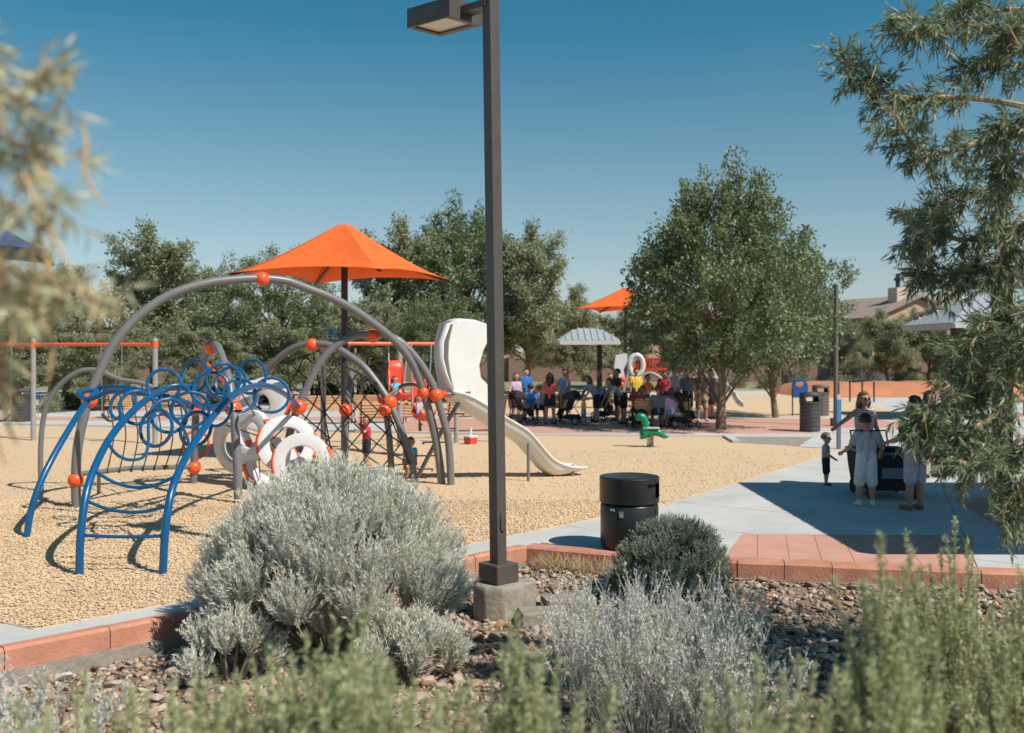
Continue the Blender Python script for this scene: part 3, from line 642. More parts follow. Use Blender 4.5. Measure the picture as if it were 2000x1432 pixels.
def bucket(x, y, D, tilt, lab):
    c = W(x, y, D); t = thing('bucket_swing', lab, 'swing', tuple(c), 'moulded orange bucket swings'); rx = Matrix.Rotation(tilt, 3, 'Z') @ Matrix.Rotation(.25, 3, 'X')
    prof = [(.30, .62), (.24, .40), (.18, .15), (.10, -.08), (-.08, -.20), (-.26, -.18), (-.38, -.05), (-.42, .04)]; rows = []
    for i, (yy, zz) in enumerate(prof):
        wd = .20-.05*(i == 0); lift = .10 if i > 1 else .05
        rows.append([c+rx @ Vector((a*wd*2, yy-(l_*.7 if i < 4 else 0), zz+(l_ if i >= 4 else 0)*.9)) for a, l_ in ((-.5, lift*1.3), (-.46, lift*.4), (-.25, 0), (0, -.01), (.25, 0), (.46, lift*.4), (.5, lift*1.3))])
    mb = MB(); mb.grid(rows); o = part('seat_shell', mb, M('red_orange_plastic', (.72, .065, .03), .35, var=.05), t); o.modifiers.new('s', 'SOLIDIFY').thickness = .03
    for s_ in (-1, 1):
        a = c+rx @ Vector((s_*.19, .05, .1)); part('chain', chain(a, Vector((a.x+s_*.05, a.y+.25, 2.5))), steel, t)
    return c
bk1 = bucket(776, 762, 23.3, .6, 'orange bucket swing holding a child behind the net'); bk2 = bucket(822, 800, 22.6, .5, 'lower orange bucket swing left of the slide ladder')

# ------------------------------------------------------------------ lamp post
LP = Vector((-.135, 10.25, .03)); LT = Vector((-.215, 10.18, 6.05))
lamp = thing('lamp_post', 'tall square bronze lamp post with box lantern on a concrete pedestal', 'lamp post', tuple(LP))
q45 = Matrix.Rotation(R(45), 3, 'Z')
def sqbar(a, b, w_, rz=R(42)):
    a, b = Vector(a), Vector(b); m_ = Matrix.Rotation(rz, 3, 'Z'); vs = [p+m_ @ Vector((sx*w_/2, sy*w_/2, 0)) for p in (a, b) for sx, sy in ((-1, -1), (1, -1), (1, 1), (-1, 1))]
    return MB().add(vs, [(3, 2, 1, 0), (4, 5, 6, 7), (0, 1, 5, 4), (1, 2, 6, 5), (2, 3, 7, 6), (3, 0, 4, 7)])
def bev(o, w_=.008, s_=2): b_ = o.modifiers.new('b', 'BEVEL'); b_.width = w_; b_.segments = s_; b_.limit_method = 'ANGLE'; return o
bev(part('pole', sqbar(LP+Vector((0, 0, .05)), LT, .125), bronze, lamp, False), .01)
mb = MB(); mb.box(LP+Vector((0, 0, .105)), (.29, .29, .19), R(42)); bev(part('base_cover', mb, bronze, lamp, False), .012)
mb = MB(); mb.lathe([(0, -.36), (.27, -.36), (.265, -.03), (.24, .008), (0, .01)], 9, LP); mb.box(LP+Vector((.16, .14, -.17)), (.34, .3, .31), R(40)); bev(part('pedestal', mb, concrete_old, lamp), .02)
hp = LP+Vector((0, 0, .62)); nr = Vector((math.sin(R(42)), -math.cos(R(42)), 0))
nr = (Matrix.Rotation(R(42), 3, 'Z') @ Vector((0, -1, 0))); q_ = nr.to_track_quat('Z', 'Y').to_matrix()
mb = MB(); rows = []
for rr, zz in ((1, .0), (1, .012), (.8, .016)): rows.append([hp+nr*.0625+q_ @ Vector((rr*.035*math.cos(a), rr*(.06*math.sin(a)+.045*np.sign(math.sin(a))), zz)) for a in np.linspace(0, 2*PI, 25)])
mb.grid(rows); mb.add(rows[-1][:-1], [tuple(range(24))]); part('hand_hole_cover', mb, bronze, lamp)
# lantern: near corner (878,32), right (943,50), left (795,55), far (857,71) on its underside
ZB = 5.70; K = [G_ for G_ in (W(878, 32, 2000*(ZB-CH)/(685-32)), W(943, 50, 2000*(ZB-CH)/(685-50)), W(857, 71, 2000*(ZB-CH)/(685-71)), W(795, 55, 2000*(ZB-CH)/(685-55)))]
K[2] = K[1]+K[3]-K[0]; H_ = Vector((0, 0, .20)); cen = (K[0]+K[2])/2
def quadbox(k4, z0, z1): return MB().add([p+Vector((0, 0, z0)) for p in k4]+[p+Vector((0, 0, z1)) for p in k4], [(3, 2, 1, 0), (4, 5, 6, 7), (0, 1, 5, 4), (1, 2, 6, 5), (2, 3, 7, 6), (3, 0, 4, 7)])
inn = [cen+(p-cen)*.78 for p in K]; inn = [p-(K[1]-K[0])*.06 for p in inn]
mb = MB(); o8 = K+[p+H_ for p in K]; mb.add(o8+inn+[p+Vector((0, 0, .05)) for p in inn], [(4, 5, 6, 7), (0, 1, 5, 4), (1, 2, 6, 5), (2, 3, 7, 6), (3, 0, 4, 7), (0, 8, 9, 1), (1, 9, 10, 2), (2, 10, 11, 3), (3, 11, 8, 0), (8, 12, 13, 9), (9, 13, 14, 10), (10, 14, 15, 11), (11, 15, 12, 8)])
ln = part('lantern', mb, bronze, lamp, False)
part('lens', quadbox(inn, .02, .045), lens, ln, False)
fm = (K[0]+K[1])/2+Vector((0, 0, .10)); mb = MB(); mb.bar(fm, Vector((LT.x, LT.y, fm.z)), .07, .15); part('arm', mb, bronze, lamp, False)

# ------------------------------------------------------------------ litter bins
TC = Vector((1.40, 12.22, .0)); bin1 = thing('litter_bin', 'large round black litter bin standing behind the red kerb', 'litter bin', tuple(TC), 'litter bins')
mb = MB(); mb.lathe([(0, .02), (.335, .02), (.345, .05), (.345, .515), (.335, .53), (0, .53)], 44, TC); part('body', mb, black, bin1)
mb = MB(); mb.lathe([(0, .53), (.30, .53), (.30, .56)], 40, TC); part('neck', mb, blackm, bin1)
def lidshell(r, z0, z1, a0, a1, oz0, oz1):
    mb = MB(); n = 60; zs = [z0, oz0, oz1, z1]; rows = []
    for i in range(n+1):
        a = 2*PI*i/n; rows.append([TC+Vector((r*math.cos(a), r*math.sin(a), z)) for z in zs])
    for i in range(n):
        am = 2*PI*(i+.5)/n
        for j in range(3):
            if j == 1 and a0 < (am if am < PI else am-2*PI) < a1: continue
            mb.add([rows[i][j], rows[i+1][j], rows[i+1][j+1], rows[i][j+1]], [(0, 1, 2, 3)])
    return mb
mb = lidshell(.355, .555, .84, R(-62), R(-8), .62, .79); mb.lathe([(.355, .84), (.35, .855), (.31, .862), (.0, .845)], 60, TC); mb.lathe([(.30, .555), (.355, .555)], 60, TC); ld = part('lid', mb, black, bin1)
mb = MB(); mb.lathe([(.31, .56), (.31, .835)], 40, TC); part('inner_liner', mb, blackm, ld)
a_ = R(-112); d_ = Vector((math.cos(a_), math.sin(a_), 0)); mb = MB(); mb.box(TC+d_*.347+Vector((0, 0, .44)), (.055, .012, .075), a_+PI/2); mb.ball(TC+d_*.356+Vector((0, 0, .43)), .011, 8); part('lock_plate', mb, steel, bin1, False)
a_ = R(-131); d_ = Vector((math.cos(a_), math.sin(a_), 0)); mb = MB(); mb.box(TC+d_*.347+Vector((0, 0, .49)), (.06, .008, .028), a_+PI/2); part('label_plate', mb, M('white_label', (.7, .7, .7), .5), bin1, False)
for a_ in (R(-119), R(-35)):
    d_ = Vector((math.cos(a_), math.sin(a_), 0)); mb = MB(); mb.box(TC+d_*.347+Vector((0, 0, .28)), (.008, .008, .44), a_+PI/2); part('door_seam', mb, blackm, bin1, False)
def ribcan(label, px, py, wpx, hpx, mat=darkcan, square=False, see=False):
    g = G(px, py); s_ = g.y/2000; r = wpx*s_/2; h = hpx*s_; t = thing('litter_bin', label, 'litter bin', tuple(g), 'litter bins'); mb = MB()
    prof = [(0, .01), (r*.9, .01)]
    for i in range(7): z = .02+h*.72*i/7; prof += [(r*.92, z), (r*.96, z+h*.02), (r*.96, z+h*.09), (r*.92, z+h*.1)]
    prof += [(r*.97, h*.74), (0, h*.74)]; mb.lathe(prof, 28, g); part('body', mb, mat, t)
    mb = MB(); n = 28
    for i in range(n):
        a0, a1 = 2*PI*i/n, 2*PI*(i+1)/n; am = (a0+a1)/2
        for z0, z1, hole in ((h*.745, h*.79, 0), (h*.79, h*.93, 1), (h*.93, h, 0)):
            if hole and abs(math.cos(am)) < .55: continue
            mb.add([g+Vector((r*math.cos(a), r*math.sin(a), z)) for a, z in ((a0, z0), (a1, z0), (a1, z1), (a0, z1))], [(0, 1, 2, 3)])
    mb.lathe([(r, h), (r*.9, h*1.03), (0, h*1.05)], 28, g); o = part('lid', mb, mat, t); o.modifiers.new('s', 'SOLIDIFY').thickness = .02
ribcan('dark ribbed litter bin in front of the other by the path', 1582, 843, 41, 74)
ribcan('grey litter bin with see-through top behind the dark one', 1603, 812, 33, 58, M('mid_grey_can', (.12, .115, .11), .6, var=.1))
ribcan('small dark litter bin far off beside the lawn', 1537, 760, 21, 36)
ribcan('dark litter bin on the far path at left edge', 41, 823, 38, 62)
# blue panel on a post, blue sign post, slender far pole
g = G(1548, 813); t = thing('blue_station', 'rounded blue plastic panel with slot on a thin post', 'panel', tuple(g)); s_ = g.y/2000
mb = MB(); mb.tube([g, g+Vector((0, 0, 1.0))], .025, 8); part('post', mb, darkpost, t)
mb = MB(); cx, cz = g.x+15*s_, (813-760)*s_; w_, h_ = 15*s_, 17*s_
outer = [(-w_, -h_), (w_, -h_), (w_, h_*.3)]+[(w_*math.cos(a), h_*.3+h_*.9*math.sin(a)) for a in np.linspace(.3, PI-.3, 9)]+[(-w_, h_*.3)]
hole = [(w_*.6*math.cos(a), h_*.55+h_*.32*math.sin(a)) for a in np.linspace(0, 2*PI, 13)[:-1]]
allp = outer+hole; tri = tessellate_polygon([[Vector((a, b, 0)) for a, b in outer], [Vector((a, b, 0)) for a, b in hole]])
mb.add([(cx+a, g.y, cz+b) for a, b in allp], [tuple(f) for f in tri]); o = part('panel', mb, bluepl, t, False); o.modifiers.new('s', 'SOLIDIFY').thickness = .12
g = G(1638, 877); t = thing('sign_post', 'blue sign post beside the woman with outstretched arm', 'sign', tuple(g)); mb = MB(); mb.box(g+Vector((0, 0, .33)), (.085, .085, .66)); part('post', mb, M('grey_blue_post', (.12, .15, .17), .5), t, False)
mb = MB(); mb.box(g+Vector((0, 0, .92)), (.10, .10, .52)); part('sign_face', mb, M('sign_blue', (.06, .2, .40), .5), t, False); mb = MB(); mb.box(g+Vector((0, 0, 1.24)), (.09, .09, .12)); part('cap', mb, concrete, t, False)
g = G(1632, 832); t = thing('lamp_pole', 'slender grey pole rising beside the right plaza tree', 'pole', tuple(g)); mb = MB(); mb.tube([g, g+Vector((.02, 0, 4.4))], .07, 10); part('shaft', mb, M('pole_grey', (.13, .12, .11), .5), t); mb = MB(); mb.box(g+Vector((0, 0, .12)), (.26, .26, .24)); part('base_cover', mb, darkpost, t, False)

# ------------------------------------------------------------------ benches
def make_bench():
    t = thing('park_bench', '', 'bench', group='slatted park benches'); 
    for i in range(5): mb = MB(); mb.box((0, -.04-.085*i, .44+.004*abs(i-2)), (1.8, .07, .035)); part('seat_slat', mb, woodslat, t, False)
    for i in range(5): mb = MB(); mb.box((0, .03+.03*i, .52+.085*i), (1.8, .03, .07)); part('back_slat', mb, woodslat, t, False)
    for x in (-.84, .84):
        mb = MB(); mb.tube([(x, -.42, 0), (x, -.40, .2), (x, -.40, .42), (x, -.05, .41), (x, .02, .48), (x, .19, .92)], .022, 6); mb.tube([(x, -.05, .41), (x, .05, .2), (x, .16, 0)], .022, 6)
        mb.tube([(x, -.40, .42), (x, -.45, .55), (x, -.38, .65), (x, -.2, .66), (x, .06, .62)], .02, 6, smooth=3); part('end_frame', mb, blackm, t)
    return t
bench0 = make_bench(); first = True
for (x, D, rz, lab) in ((W(640, 1, 34).x, 33, .05, 'wooden bench seen through the cargo net'), (W(738, 1, 33).x, 33.5, -.05, 'wooden bench right of the net behind the bucket swings'), (W(258, 1, 36).x, 36, .1, 'wooden bench on the far path behind the blue loops'), (W(352, 1, 37).x, 37, .05, 'wooden bench right of the other behind blue loops'),
                       (W(930, 1, 29.6).x, 29.6, R(200), 'wooden bench under the slide chute beside the plaza'), (W(762, 1, 29).x, 29.2, R(190), 'wooden bench turned away behind the cargo net'), (W(1292, 1, 31.2).x, 31.4, R(178), 'wooden bench the grey shirted person sits on in the plaza'), (W(1045, 1, 34).x, 34.2, R(170), 'wooden bench left of the woman in coral top')):
    b_ = bench0 if first else copytree(bench0); first = False; b_.location = (x, D, 0); b_.rotation_euler.z = rz; b_['label'] = lab

# ------------------------------------------------------------------ pavilions
def pavilion(label, c, hw, hd, ze, zr, ridge, posts, postr=.09, rotz=0., np_=12, fas=.16, overlap=None):
    t = thing('picnic_pavilion', label, 'pavilion', (c[0], c[1], 0), 'metal roofed pavilions'); C = Vector((c[0], c[1], 0)); m_ = Matrix.Rotation(rotz, 3, 'Z')
    rf = part('roof', MB().add([C+m_ @ Vector(p) for p in ((-hw, -hd, ze-.02), (hw, -hd, ze-.02), (hw, hd, ze-.02), (-hw, hd, ze-.02))], [(3, 2, 1, 0)]), M('roof_deck', (.13, .09, .07), .8, var=.1), t, False)
    P = lambda x, y, z: C+m_ @ Vector((x, y, z))
    # four hips split into panels with upright seams
    def side(a, b, r0, r1, n):               # eave a-b, ridge r0-r1
        for i in range(n):
            f0, f1 = i/n, (i+1)/n; e0, e1 = a.lerp(b, f0), a.lerp(b, f1)
            def top(f, e):                     # walk from the eave straight up the slope
                d = (b-a).normalized(); L = (b-a).length; s_ = f*L; h0 = (r0-a).dot(d); h1 = (r1-a).dot(d)
                mid = r0 if s_ < h0 else r1
                foot = a+d*((mid-a).dot(d)); up = mid-foot
                k = s_/h0 if s_ < h0 else (1 if s_ <= h1 else (L-s_)/(L-h1))
                return e+up*max(0., min(1., k))
            t0, t1 = top(f0, e0), top(f1, e1); nn = (b-a).cross(r0-a).normalized(); mb = MB()
            fs = [e0, e1, t1, t0]; mb.add(fs+[p+nn*.02 for p in fs], [(3, 2, 1, 0), (4, 5, 6, 7), (0, 1, 5, 4), (1, 2, 6, 5), (2, 3, 7, 6), (3, 0, 4, 7)])
            if (t0-e0).length > .05: mb.bar(e0+nn*.045, t0+nn*.045, .03, .05)
            part('roof_panel', mb, roofm, rf, False)
    a, b, c2, d2 = P(-hw, -hd, ze), P(hw, -hd, ze), P(hw, hd, ze), P(-hw, hd, ze); r0, r1 = P(-ridge, 0, zr), P(ridge, 0, zr)
    side(a, b, r0, r1, np_); side(c2, d2, r1, r0, np_); side(b, c2, r1, r1, max(4, int(np_*hd/hw))); side(d2, a, r0, r0, max(4, int(np_*hd/hw)))
    mb = MB()
    for p, q in ((a, b), (b, c2), (c2, d2), (d2, a)): mb.bar(p-Vector((0, 0, fas/2-.01)), q-Vector((0, 0, fas/2-.01)), .05, fas) if abs((q-p).normalized().x) > 9 else mb.add([p+Vector((0, 0, .0)), q+Vector((0, 0, .0)), q-Vector((0, 0, fas)), p-Vector((0, 0, fas))], [(0, 1, 2, 3)])
    o = part('fascia', mb, fascia, t, False); o.modifiers.new('s', 'SOLIDIFY').thickness = .04
    for x, y in posts: mb = MB(); p = P(x, y, 0); mb.box(p+Vector((0, 0, (ze-.03)/2)), (postr*2, postr*2, ze-.03), rotz); part('post', mb, darkpost, t, False)
    return t
pavilion('pavilion casting the big shadow over the family at right', (9.05, 13.25), 2.55, 3.15, 3.5, 4.5, .01, ((-1.75, 2.0), (1.7, 2.0), (1.7, -2.2), (-1.75, -2.2)), .11, np_=10)
pavilion('grey roofed pavilion beyond the family at right edge', (16.75, 35.5), 2.35, 2.2, 3.25, 4.15, .9, ((-1.9, -1.6), (1.9, -1.6), (-.75, 1.6), (1.9, 1.6)), .09, np_=12)
pavilion('pavilion roof between the trees behind the crowd', (W(1147, 1, 42).x, 42), 1.18, 1.3, 2.75, 3.25, .45, ((.5, 0),), .10, np_=9)
pavilion('pavilion roof behind the shade canopy pole', (W(648, 1, 52).x, 52), 1.75, 1.9, 2.85, 3.5, .8, ((-1.2, -1.), (1.2, -1.), (1.2, 1.), (-1.2, 1.)), .08, np_=10)
pavilion('small white pavilion roof behind the left swings', (W(168, 1, 56).x, 56), 1.4, 1.6, 2.9, 3.45, .6, ((-1, -1), (1, -1), (1, 1), (-1, 1)), .08, rotz=.5, np_=8)

# ------------------------------------------------------------------ far wall, berm, houses, railing
mb = MB(); mb.box((0, 0, 0), (.4, .18, .2))
fw = thing('boundary_wall', 'long brown block wall beyond the park trees', 'wall', (0, 78, 0)); mb = MB(); mb.prism([(-70, 78), (60, 78), (60, 78.3), (-70, 78.3)], -.2, 1.75); part('wall', mb, wallbrown, fw, False)
mb = MB(); mb.prism([(-70, 77.95), (60, 77.95), (60, 78.35), (-70, 78.35)], 1.755, 1.88); part('coping', mb, stucco, fw, False)
for x in range(-66, 60, 6): mb = MB(); mb.box((x, 77.9, .95), (.5, .5, 2.1)); part('pier', mb, wallbrown, fw, False)
rows = []
for x in np.linspace(14.3, 30, 30): rows.append([Vector((x, y+.3*math.sin(x*.7), (z+.05*math.sin(x*2.3)+.1)*min(1, (x-14.3)/1.2, (30-x)/1.2)-.1)) for y, z in ((51.0, -.1), (51.5, .30), (52.6, .62), (54, .70), (58, .6), (60, -.1))])
mb = MB(); mb.grid(rows); struct('red_clay_bank', mb, terra, True)
for i, px in enumerate((1638, 1660, 1684, 1707)):
    g = W(px, 700, 47); mb = MB(); mb.tube([(g.x, 47, 0), (g.x, 47, .85)], .04, 8); mb.ball((g.x, 47, .87), .05, 8); o = part('bollard', mb, darkpost, None, origin=(g.x, 47, 0))
    tag(o, ('thin dark post on the path nearest the slender pole', 'second thin dark post from the slender pole', 'third thin dark post from the slender pole', 'thin dark post farthest right of the four')[i], 'post', 'thin posts along the path')
def house(name, label, x, y, w_, d_, he, hr, wallm, chim, wins, rz=0.):
    t = thing('house', label, 'house', (x, y, 0), 'houses beyond the park'); m_ = Matrix.Rotation(rz, 3, 'Z'); C = Vector((x, y, 0)); P = lambda a, b, c: C+m_ @ Vector((a, b, c))
    mb = MB(); a, b = w_/2, d_/2
    mb.add([P(-a, -b, 0), P(a, -b, 0), P(a, b, 0), P(-a, b, 0), P(-a, -b, he), P(a, -b, he), P(a, b, he), P(-a, b, he), P(0, -b, hr-.15), P(0, b, hr-.15)], [(0, 1, 5, 8, 4), (2, 3, 7, 9, 6), (1, 2, 6, 5), (3, 0, 4, 7)]); part('wall', mb, wallm, t, False)
    mb = MB(); ov = .5; sl_ = (hr-he)/a
    for s_ in (-1, 1):
        q = [P(0, -b-ov, hr), P(s_*(a+ov), -b-ov, he-sl_*ov), P(s_*(a+ov), b+ov, he-sl_*ov), P(0, b+ov, hr)]; mb.add(q+[p+Vector((0, 0, .22)) for p in q], [(0, 1, 2, 3), (7, 6, 5, 4), (0, 4, 5, 1), (1, 5, 6, 2), (2, 6, 7, 3)])
    rf = part('roof', mb, tileroof, t, False)
    for cx_2, cy_2, zt, zz in chim:
        p = P(cx_2, cy_2, 0); mb = MB(); mb.box((p.x, p.y, (zt+he)/2), (1.25, 1.25, zt-he), rz); ch = part('chimney', mb, stucco2, rf, False); mb = MB(); mb.tube([(p.x, p.y, zt), (p.x, p.y, zt+zz)], .22, 8); mb.tube([(p.x, p.y, zt+zz*.5), (p.x, p.y, zt+zz*.7)], .34, 8); part('flue_cap', mb, darkpost, t)
    for wx, wz, ww, wh in wins:
        mb = MB(); p = P(wx, -b-.03, wz); mb.box(p, (ww, .1, wh), rz); o = part('window', mb, fascia, t, False); mb = MB(); p = P(wx, -b-.09, wz); mb.box(p, (ww*.82, .04, wh*.82), rz); part('pane', mb, glass, o, False)
    return t
house('h', 'tan two storey house with gable and chimney behind trees', W(1745, 1, 96).x, 99, 10.5, 10, 5.3, 7.3, stucco, ((-1.1, -3.5, 8.2, 1.3),), ((-2.6, 4.2, 1.2, 1.4), (2.2, 4.2, 1.4, 1.4), (-4.2, 3.6, .9, 1.3)), rz=.35)
house('h', 'pale stucco house behind the right pavilion with brown chimney', W(1880, 1, 92).x, 92, 9, 9, 4.6, 6.0, stucco2, ((-2.0, -2, 7.6, .9),), ((-2.5, 3.2, 1.2, 1.2), (1.5, 3.2, 1.2, 1.2)), rz=-.1)
house('h', 'tan house roof showing through trees behind small pavilion', W(1160, 1, 95).x, 98, 12, 9, 3.6, 5.2, stucco, (), ((-3, 2.4, 1.3, 1.2), (2, 2.4, 1.3, 1.2)), rz=.1)

# ------------------------------------------------------------------ trees
def limb_pts(p0, d0, L, n, rng, wob=.12, up=.0):
    pts = [np.array(p0)]; d = unit(np.array(d0, float)[None])[0]
    for i in range(n):
        d = unit((d+rng.normal(0, wob, 3)+np.array([0, 0, up]))[None])[0]; pts.append(pts[-1]+d*L/n)
    return pts
def make_tree(seed, H=8., Wd=6., trunk_h=1.7, nl=14, leafL=.155, density=1.0, nleaf=74, multi=1, mat=leafA, upright=.5):
    rng = np.random.default_rng(seed); wood = MB(); LP_, LD = [], []
    tops = []
    for k in range(multi):
        off = np.array([rng.normal(0, .12), rng.normal(0, .12), 0])*(multi > 1); tp = limb_pts(off, (rng.normal(0, .06), rng.normal(0, .06), 1), H*.78, 9, rng, .06, .12)
        wood.tube([Vector(p) for p in tp], [H*.021*(1-.85*i/9)*(1.25 if i == 0 else 1) for i in range(10)], 8); tops.append(tp)
    for k in range(nl*multi):
        tp = tops[k % multi]; f = .16+.80*(k/(nl*multi)); i = f*9; p0 = tp[int(i)]*(1-i % 1)+tp[min(int(i)+1, 9)]*(i % 1)
        if p0[2] < trunk_h: p0 = p0.copy(); p0 = tp[0]+(tp[3]-tp[0])*min(1, trunk_h/max(.3, tp[3][2]))
        a = k*2.399+rng.normal(0, .3); hz = p0[2]/H
        reach = Wd/2*(math.sin(PI*min(1, .22+.78*hz))**.6)*rng.uniform(.82, 1.12)+.25
        el = rng.uniform(.15, .55)+upright*hz
        lp = limb_pts(p0, (math.cos(a)*math.cos(el), math.sin(a)*math.cos(el), math.sin(el)), reach*1.15, 6, rng, .13, .05)
        wood.tube([Vector(p) for p in lp], [H*.0085*(1-.8*i/6) for i in range(7)], 6, caps=False)
        for s_ in range(int(14*density)):
            f2 = rng.uniform(.22, 1.0); i2 = f2*6; q0 = lp[int(min(i2, 5))]*(1-(i2-int(min(i2, 5))))+lp[int(min(i2, 5))+1]*(i2-int(min(i2, 5)))
            dd = unit((lp[-1]-lp[0])[None])[0]*.55+unit(rng.normal(size=3)[None])[0]*.8+np.array([0, 0, .22]); L2 = reach*rng.uniform(.22, .46)
            sp = limb_pts(q0, dd, L2, 4, rng, .2, .06)
            if s_ % 2 == 0: wood.tube([Vector(p) for p in sp], [H*.003*(1-.7*i/4) for i in range(5)], 4, caps=False)
            for c in range(3):
                f3 = rng.uniform(.3, 1.); c0 = sp[0]*(1-f3)+sp[-1]*f3; nn = int(nleaf*rng.uniform(.6, 1.3))
                tw = unit((sp[-1]-sp[0])[None])[0]; along_ = rng.uniform(-.35, .35, (nn, 1))
                LP_.append(c0+tw*along_+rng.normal(0, .17, (nn, 3))*np.array([1, 1, .8])); LD.append(tw*.5+rng.normal(0, .7, (nn, 3))+np.array([0, 0, -.15]))
    P = np.concatenate(LP_); Dv = np.concatenate(LD); L = rng.uniform(.6, 1.25, len(P))*leafL
    V, F = leaves(P, Dv, L, L*.55, .06, rng)
    return wood, V, F
def dome_tree(seed, H=8., Wd=7., zb=2.35, ncl=430, nleaf=120, leafL=.15):
    rng = np.random.default_rng(seed); wood = MB(); cz = (H+zb)/2; hz = (H-zb)/2
    tp = limb_pts((0, 0, 0), (.03, .02, 1), H*.72, 8, rng, .05, .12); wood.tube([Vector(p) for p in tp], [H*.026, H*.021, H*.018, H*.015, H*.012, H*.009, H*.006, H*.004, H*.002], 9)
    lob = [(unit(rng.normal(size=3)[None])[0], rng.uniform(.08, .34)) for _ in range(20)]
    d = unit(rng.normal(size=(ncl, 3))); r = rng.uniform(.15, 1, ncl)**.42; rad = np.ones(ncl)*.80
    for v, a in lob: rad += a*np.maximum(0, d @ v-.72)/.28
    C = d*(r*rad)[:, None]*np.array([Wd/2, Wd/2, hz]); C[:, :2] *= np.where(C[:, 2] < 0, 1-.08*(C[:, 2]/hz)**2, 1-.10*np.abs(C[:, 2]/hz)**1.5)[:, None]; C[:, 2] += cz
    C[:, 2] = np.maximum(C[:, 2], zb-.15+.25*rng.random(ncl))
    for k in range(60):
        c = C[k]; f = np.clip((c[2]-1.4)/(H*.72)*.75, .12, .9)*8; i = int(f); p0 = tp[i]*(1-f+i)+tp[i+1]*(f-i); m1 = (p0+c)/2+np.array([0, 0, .25])+rng.normal(0, .15, 3)
        wood.tube([Vector(p0), Vector(m1), Vector(c)], [H*.0085*(.5+.5*(k < 14)), H*.005*(.5+.5*(k < 14)), H*.001], 5, smooth=3, caps=False)
    n = ncl*nleaf; k = np.repeat(np.arange(ncl), nleaf); out_ = unit(C-np.array([0, 0, cz-.8])); sc = rng.uniform(.20, .40, ncl)
    off = rng.normal(0, 1, (n, 3)); off = off/np.maximum(1, np.linalg.norm(off, axis=1)/1.7)[:, None]; al = rng.uniform(-1.2, 1.6, n)*sc[k]
    P = C[k]+off*sc[k][:, None]*.62+out_[k]*al[:, None]*.8; L = rng.uniform(.6, 1.25, n)*leafL
    V, F = leaves(P, out_[k]*.6+rng.normal(0, .7, (n, 3)), L, L*.55, .06, rng); return wood, V, F
TREES = [make_tree(11, trunk_h=1.4, upright=.8), make_tree(23, nl=17, Wd=6.3), make_tree(37, nl=15, Wd=5.4, upright=1.0), make_tree(41, nl=15, Wd=6.6, density=1.1), dome_tree(51), dome_tree(63, ncl=330)]
TM = []
for i, (wd, V, F) in enumerate(TREES):
    t = thing('elm_tree', '', 'tree', group='park trees'); tr = part('trunk', wd, bark, t); cr = npmesh('crown', V, F, leafA if i < 4 else leafG, t, kind='stuff'); rr_ = np.hypot(V[:, 0], V[:, 1]); TM.append([t, False, float(np.percentile(V[:, 2], 99.8)), 2*float(np.percentile(rr_, 97))])
def tree(px, top, hw, D, var, lab, rz, base_px=None, name='elm_tree', flat=1.0):
    x = ((base_px or px)-1000)/2000*D; H = CH+(685-top)/2000*D; wd_ = 2*hw*D/2000
    src = TM[var]; t = src[0] if not src[1] else copytree(src[0]); src[1] = True
    t.location = (x, D, 0); t.rotation_euler.z = rz; t.scale = (wd_/src[3], wd_/src[3], H/src[2]); t['label'] = lab; return t
tree(1390, 325, 200, 30.7, 4, 'big leafy plaza tree with thick trunk shading the crowd', .6, 1408)
tree(1530, 438, 138, 36, 5, 'plaza tree just right of and behind the biggest tree', 2.0, 1515)
BG = [(-60, 540, 130, 44, 0, 'tree at the left edge behind the pale branch'), (95, 520, 95, 50, 1, 'tree behind the left swing frame post'), (300, 450, 125, 46, 2, 'tall leafy tree behind the rising side of the grey arch'),
      (410, 515, 90, 55, 0, 'tree behind the left tip of the orange canopy'), (525, 485, 120, 48, 5, 'broad tree under the left half of the orange canopy'), (625, 590, 75, 60, 1, 'small far tree just left of the canopy pole'),
      (215, 640, 95, 41, 3, 'low spreading tree over the left swing beam'), (765, 440, 105, 50, 2, 'tree right behind the right half of the orange canopy'), (905, 395, 125, 52, 4, 'tallest background tree directly left of the lamp post'),
      (1030, 435, 105, 49, 2, 'pointed tree just right of the lamp post'), (1105, 560, 62, 55, 1, 'lower tree right of the pointed one beside small pavilion'), (700, 590, 85, 46, 1, 'low tree behind the canopy pole and grey arches'), (860, 570, 90, 46, 5, 'bushy tree behind the slide hood'),
      (1662, 628, 58, 70, 1, 'small tree in front of the tan house left corner'), (1735, 606, 62, 56, 2, 'young tree before the tan house with thin trunk'), (1812, 596, 62, 64, 0, 'tree between the tan house and right pavilion'), (1200, 605, 80, 66, 3, 'far tree under the second orange canopy'), (400, 640, 90, 43, 1, 'low tree behind the blue loops'), (30, 650, 90, 42, 2, 'low tree behind far left litter bin'), (1960, 600, 110, 60, 3, 'tree behind the near willow at right edge'), (1320, 560, 120, 60, 0, 'far tree hidden behind the biggest plaza tree'), (560, 630, 90, 45, 2, 'low tree behind the net and rings')]
for i, (px, top, hw, D, v, lab) in enumerate(BG): tree(px, top, hw*1.12, D, v, lab, i*1.3)
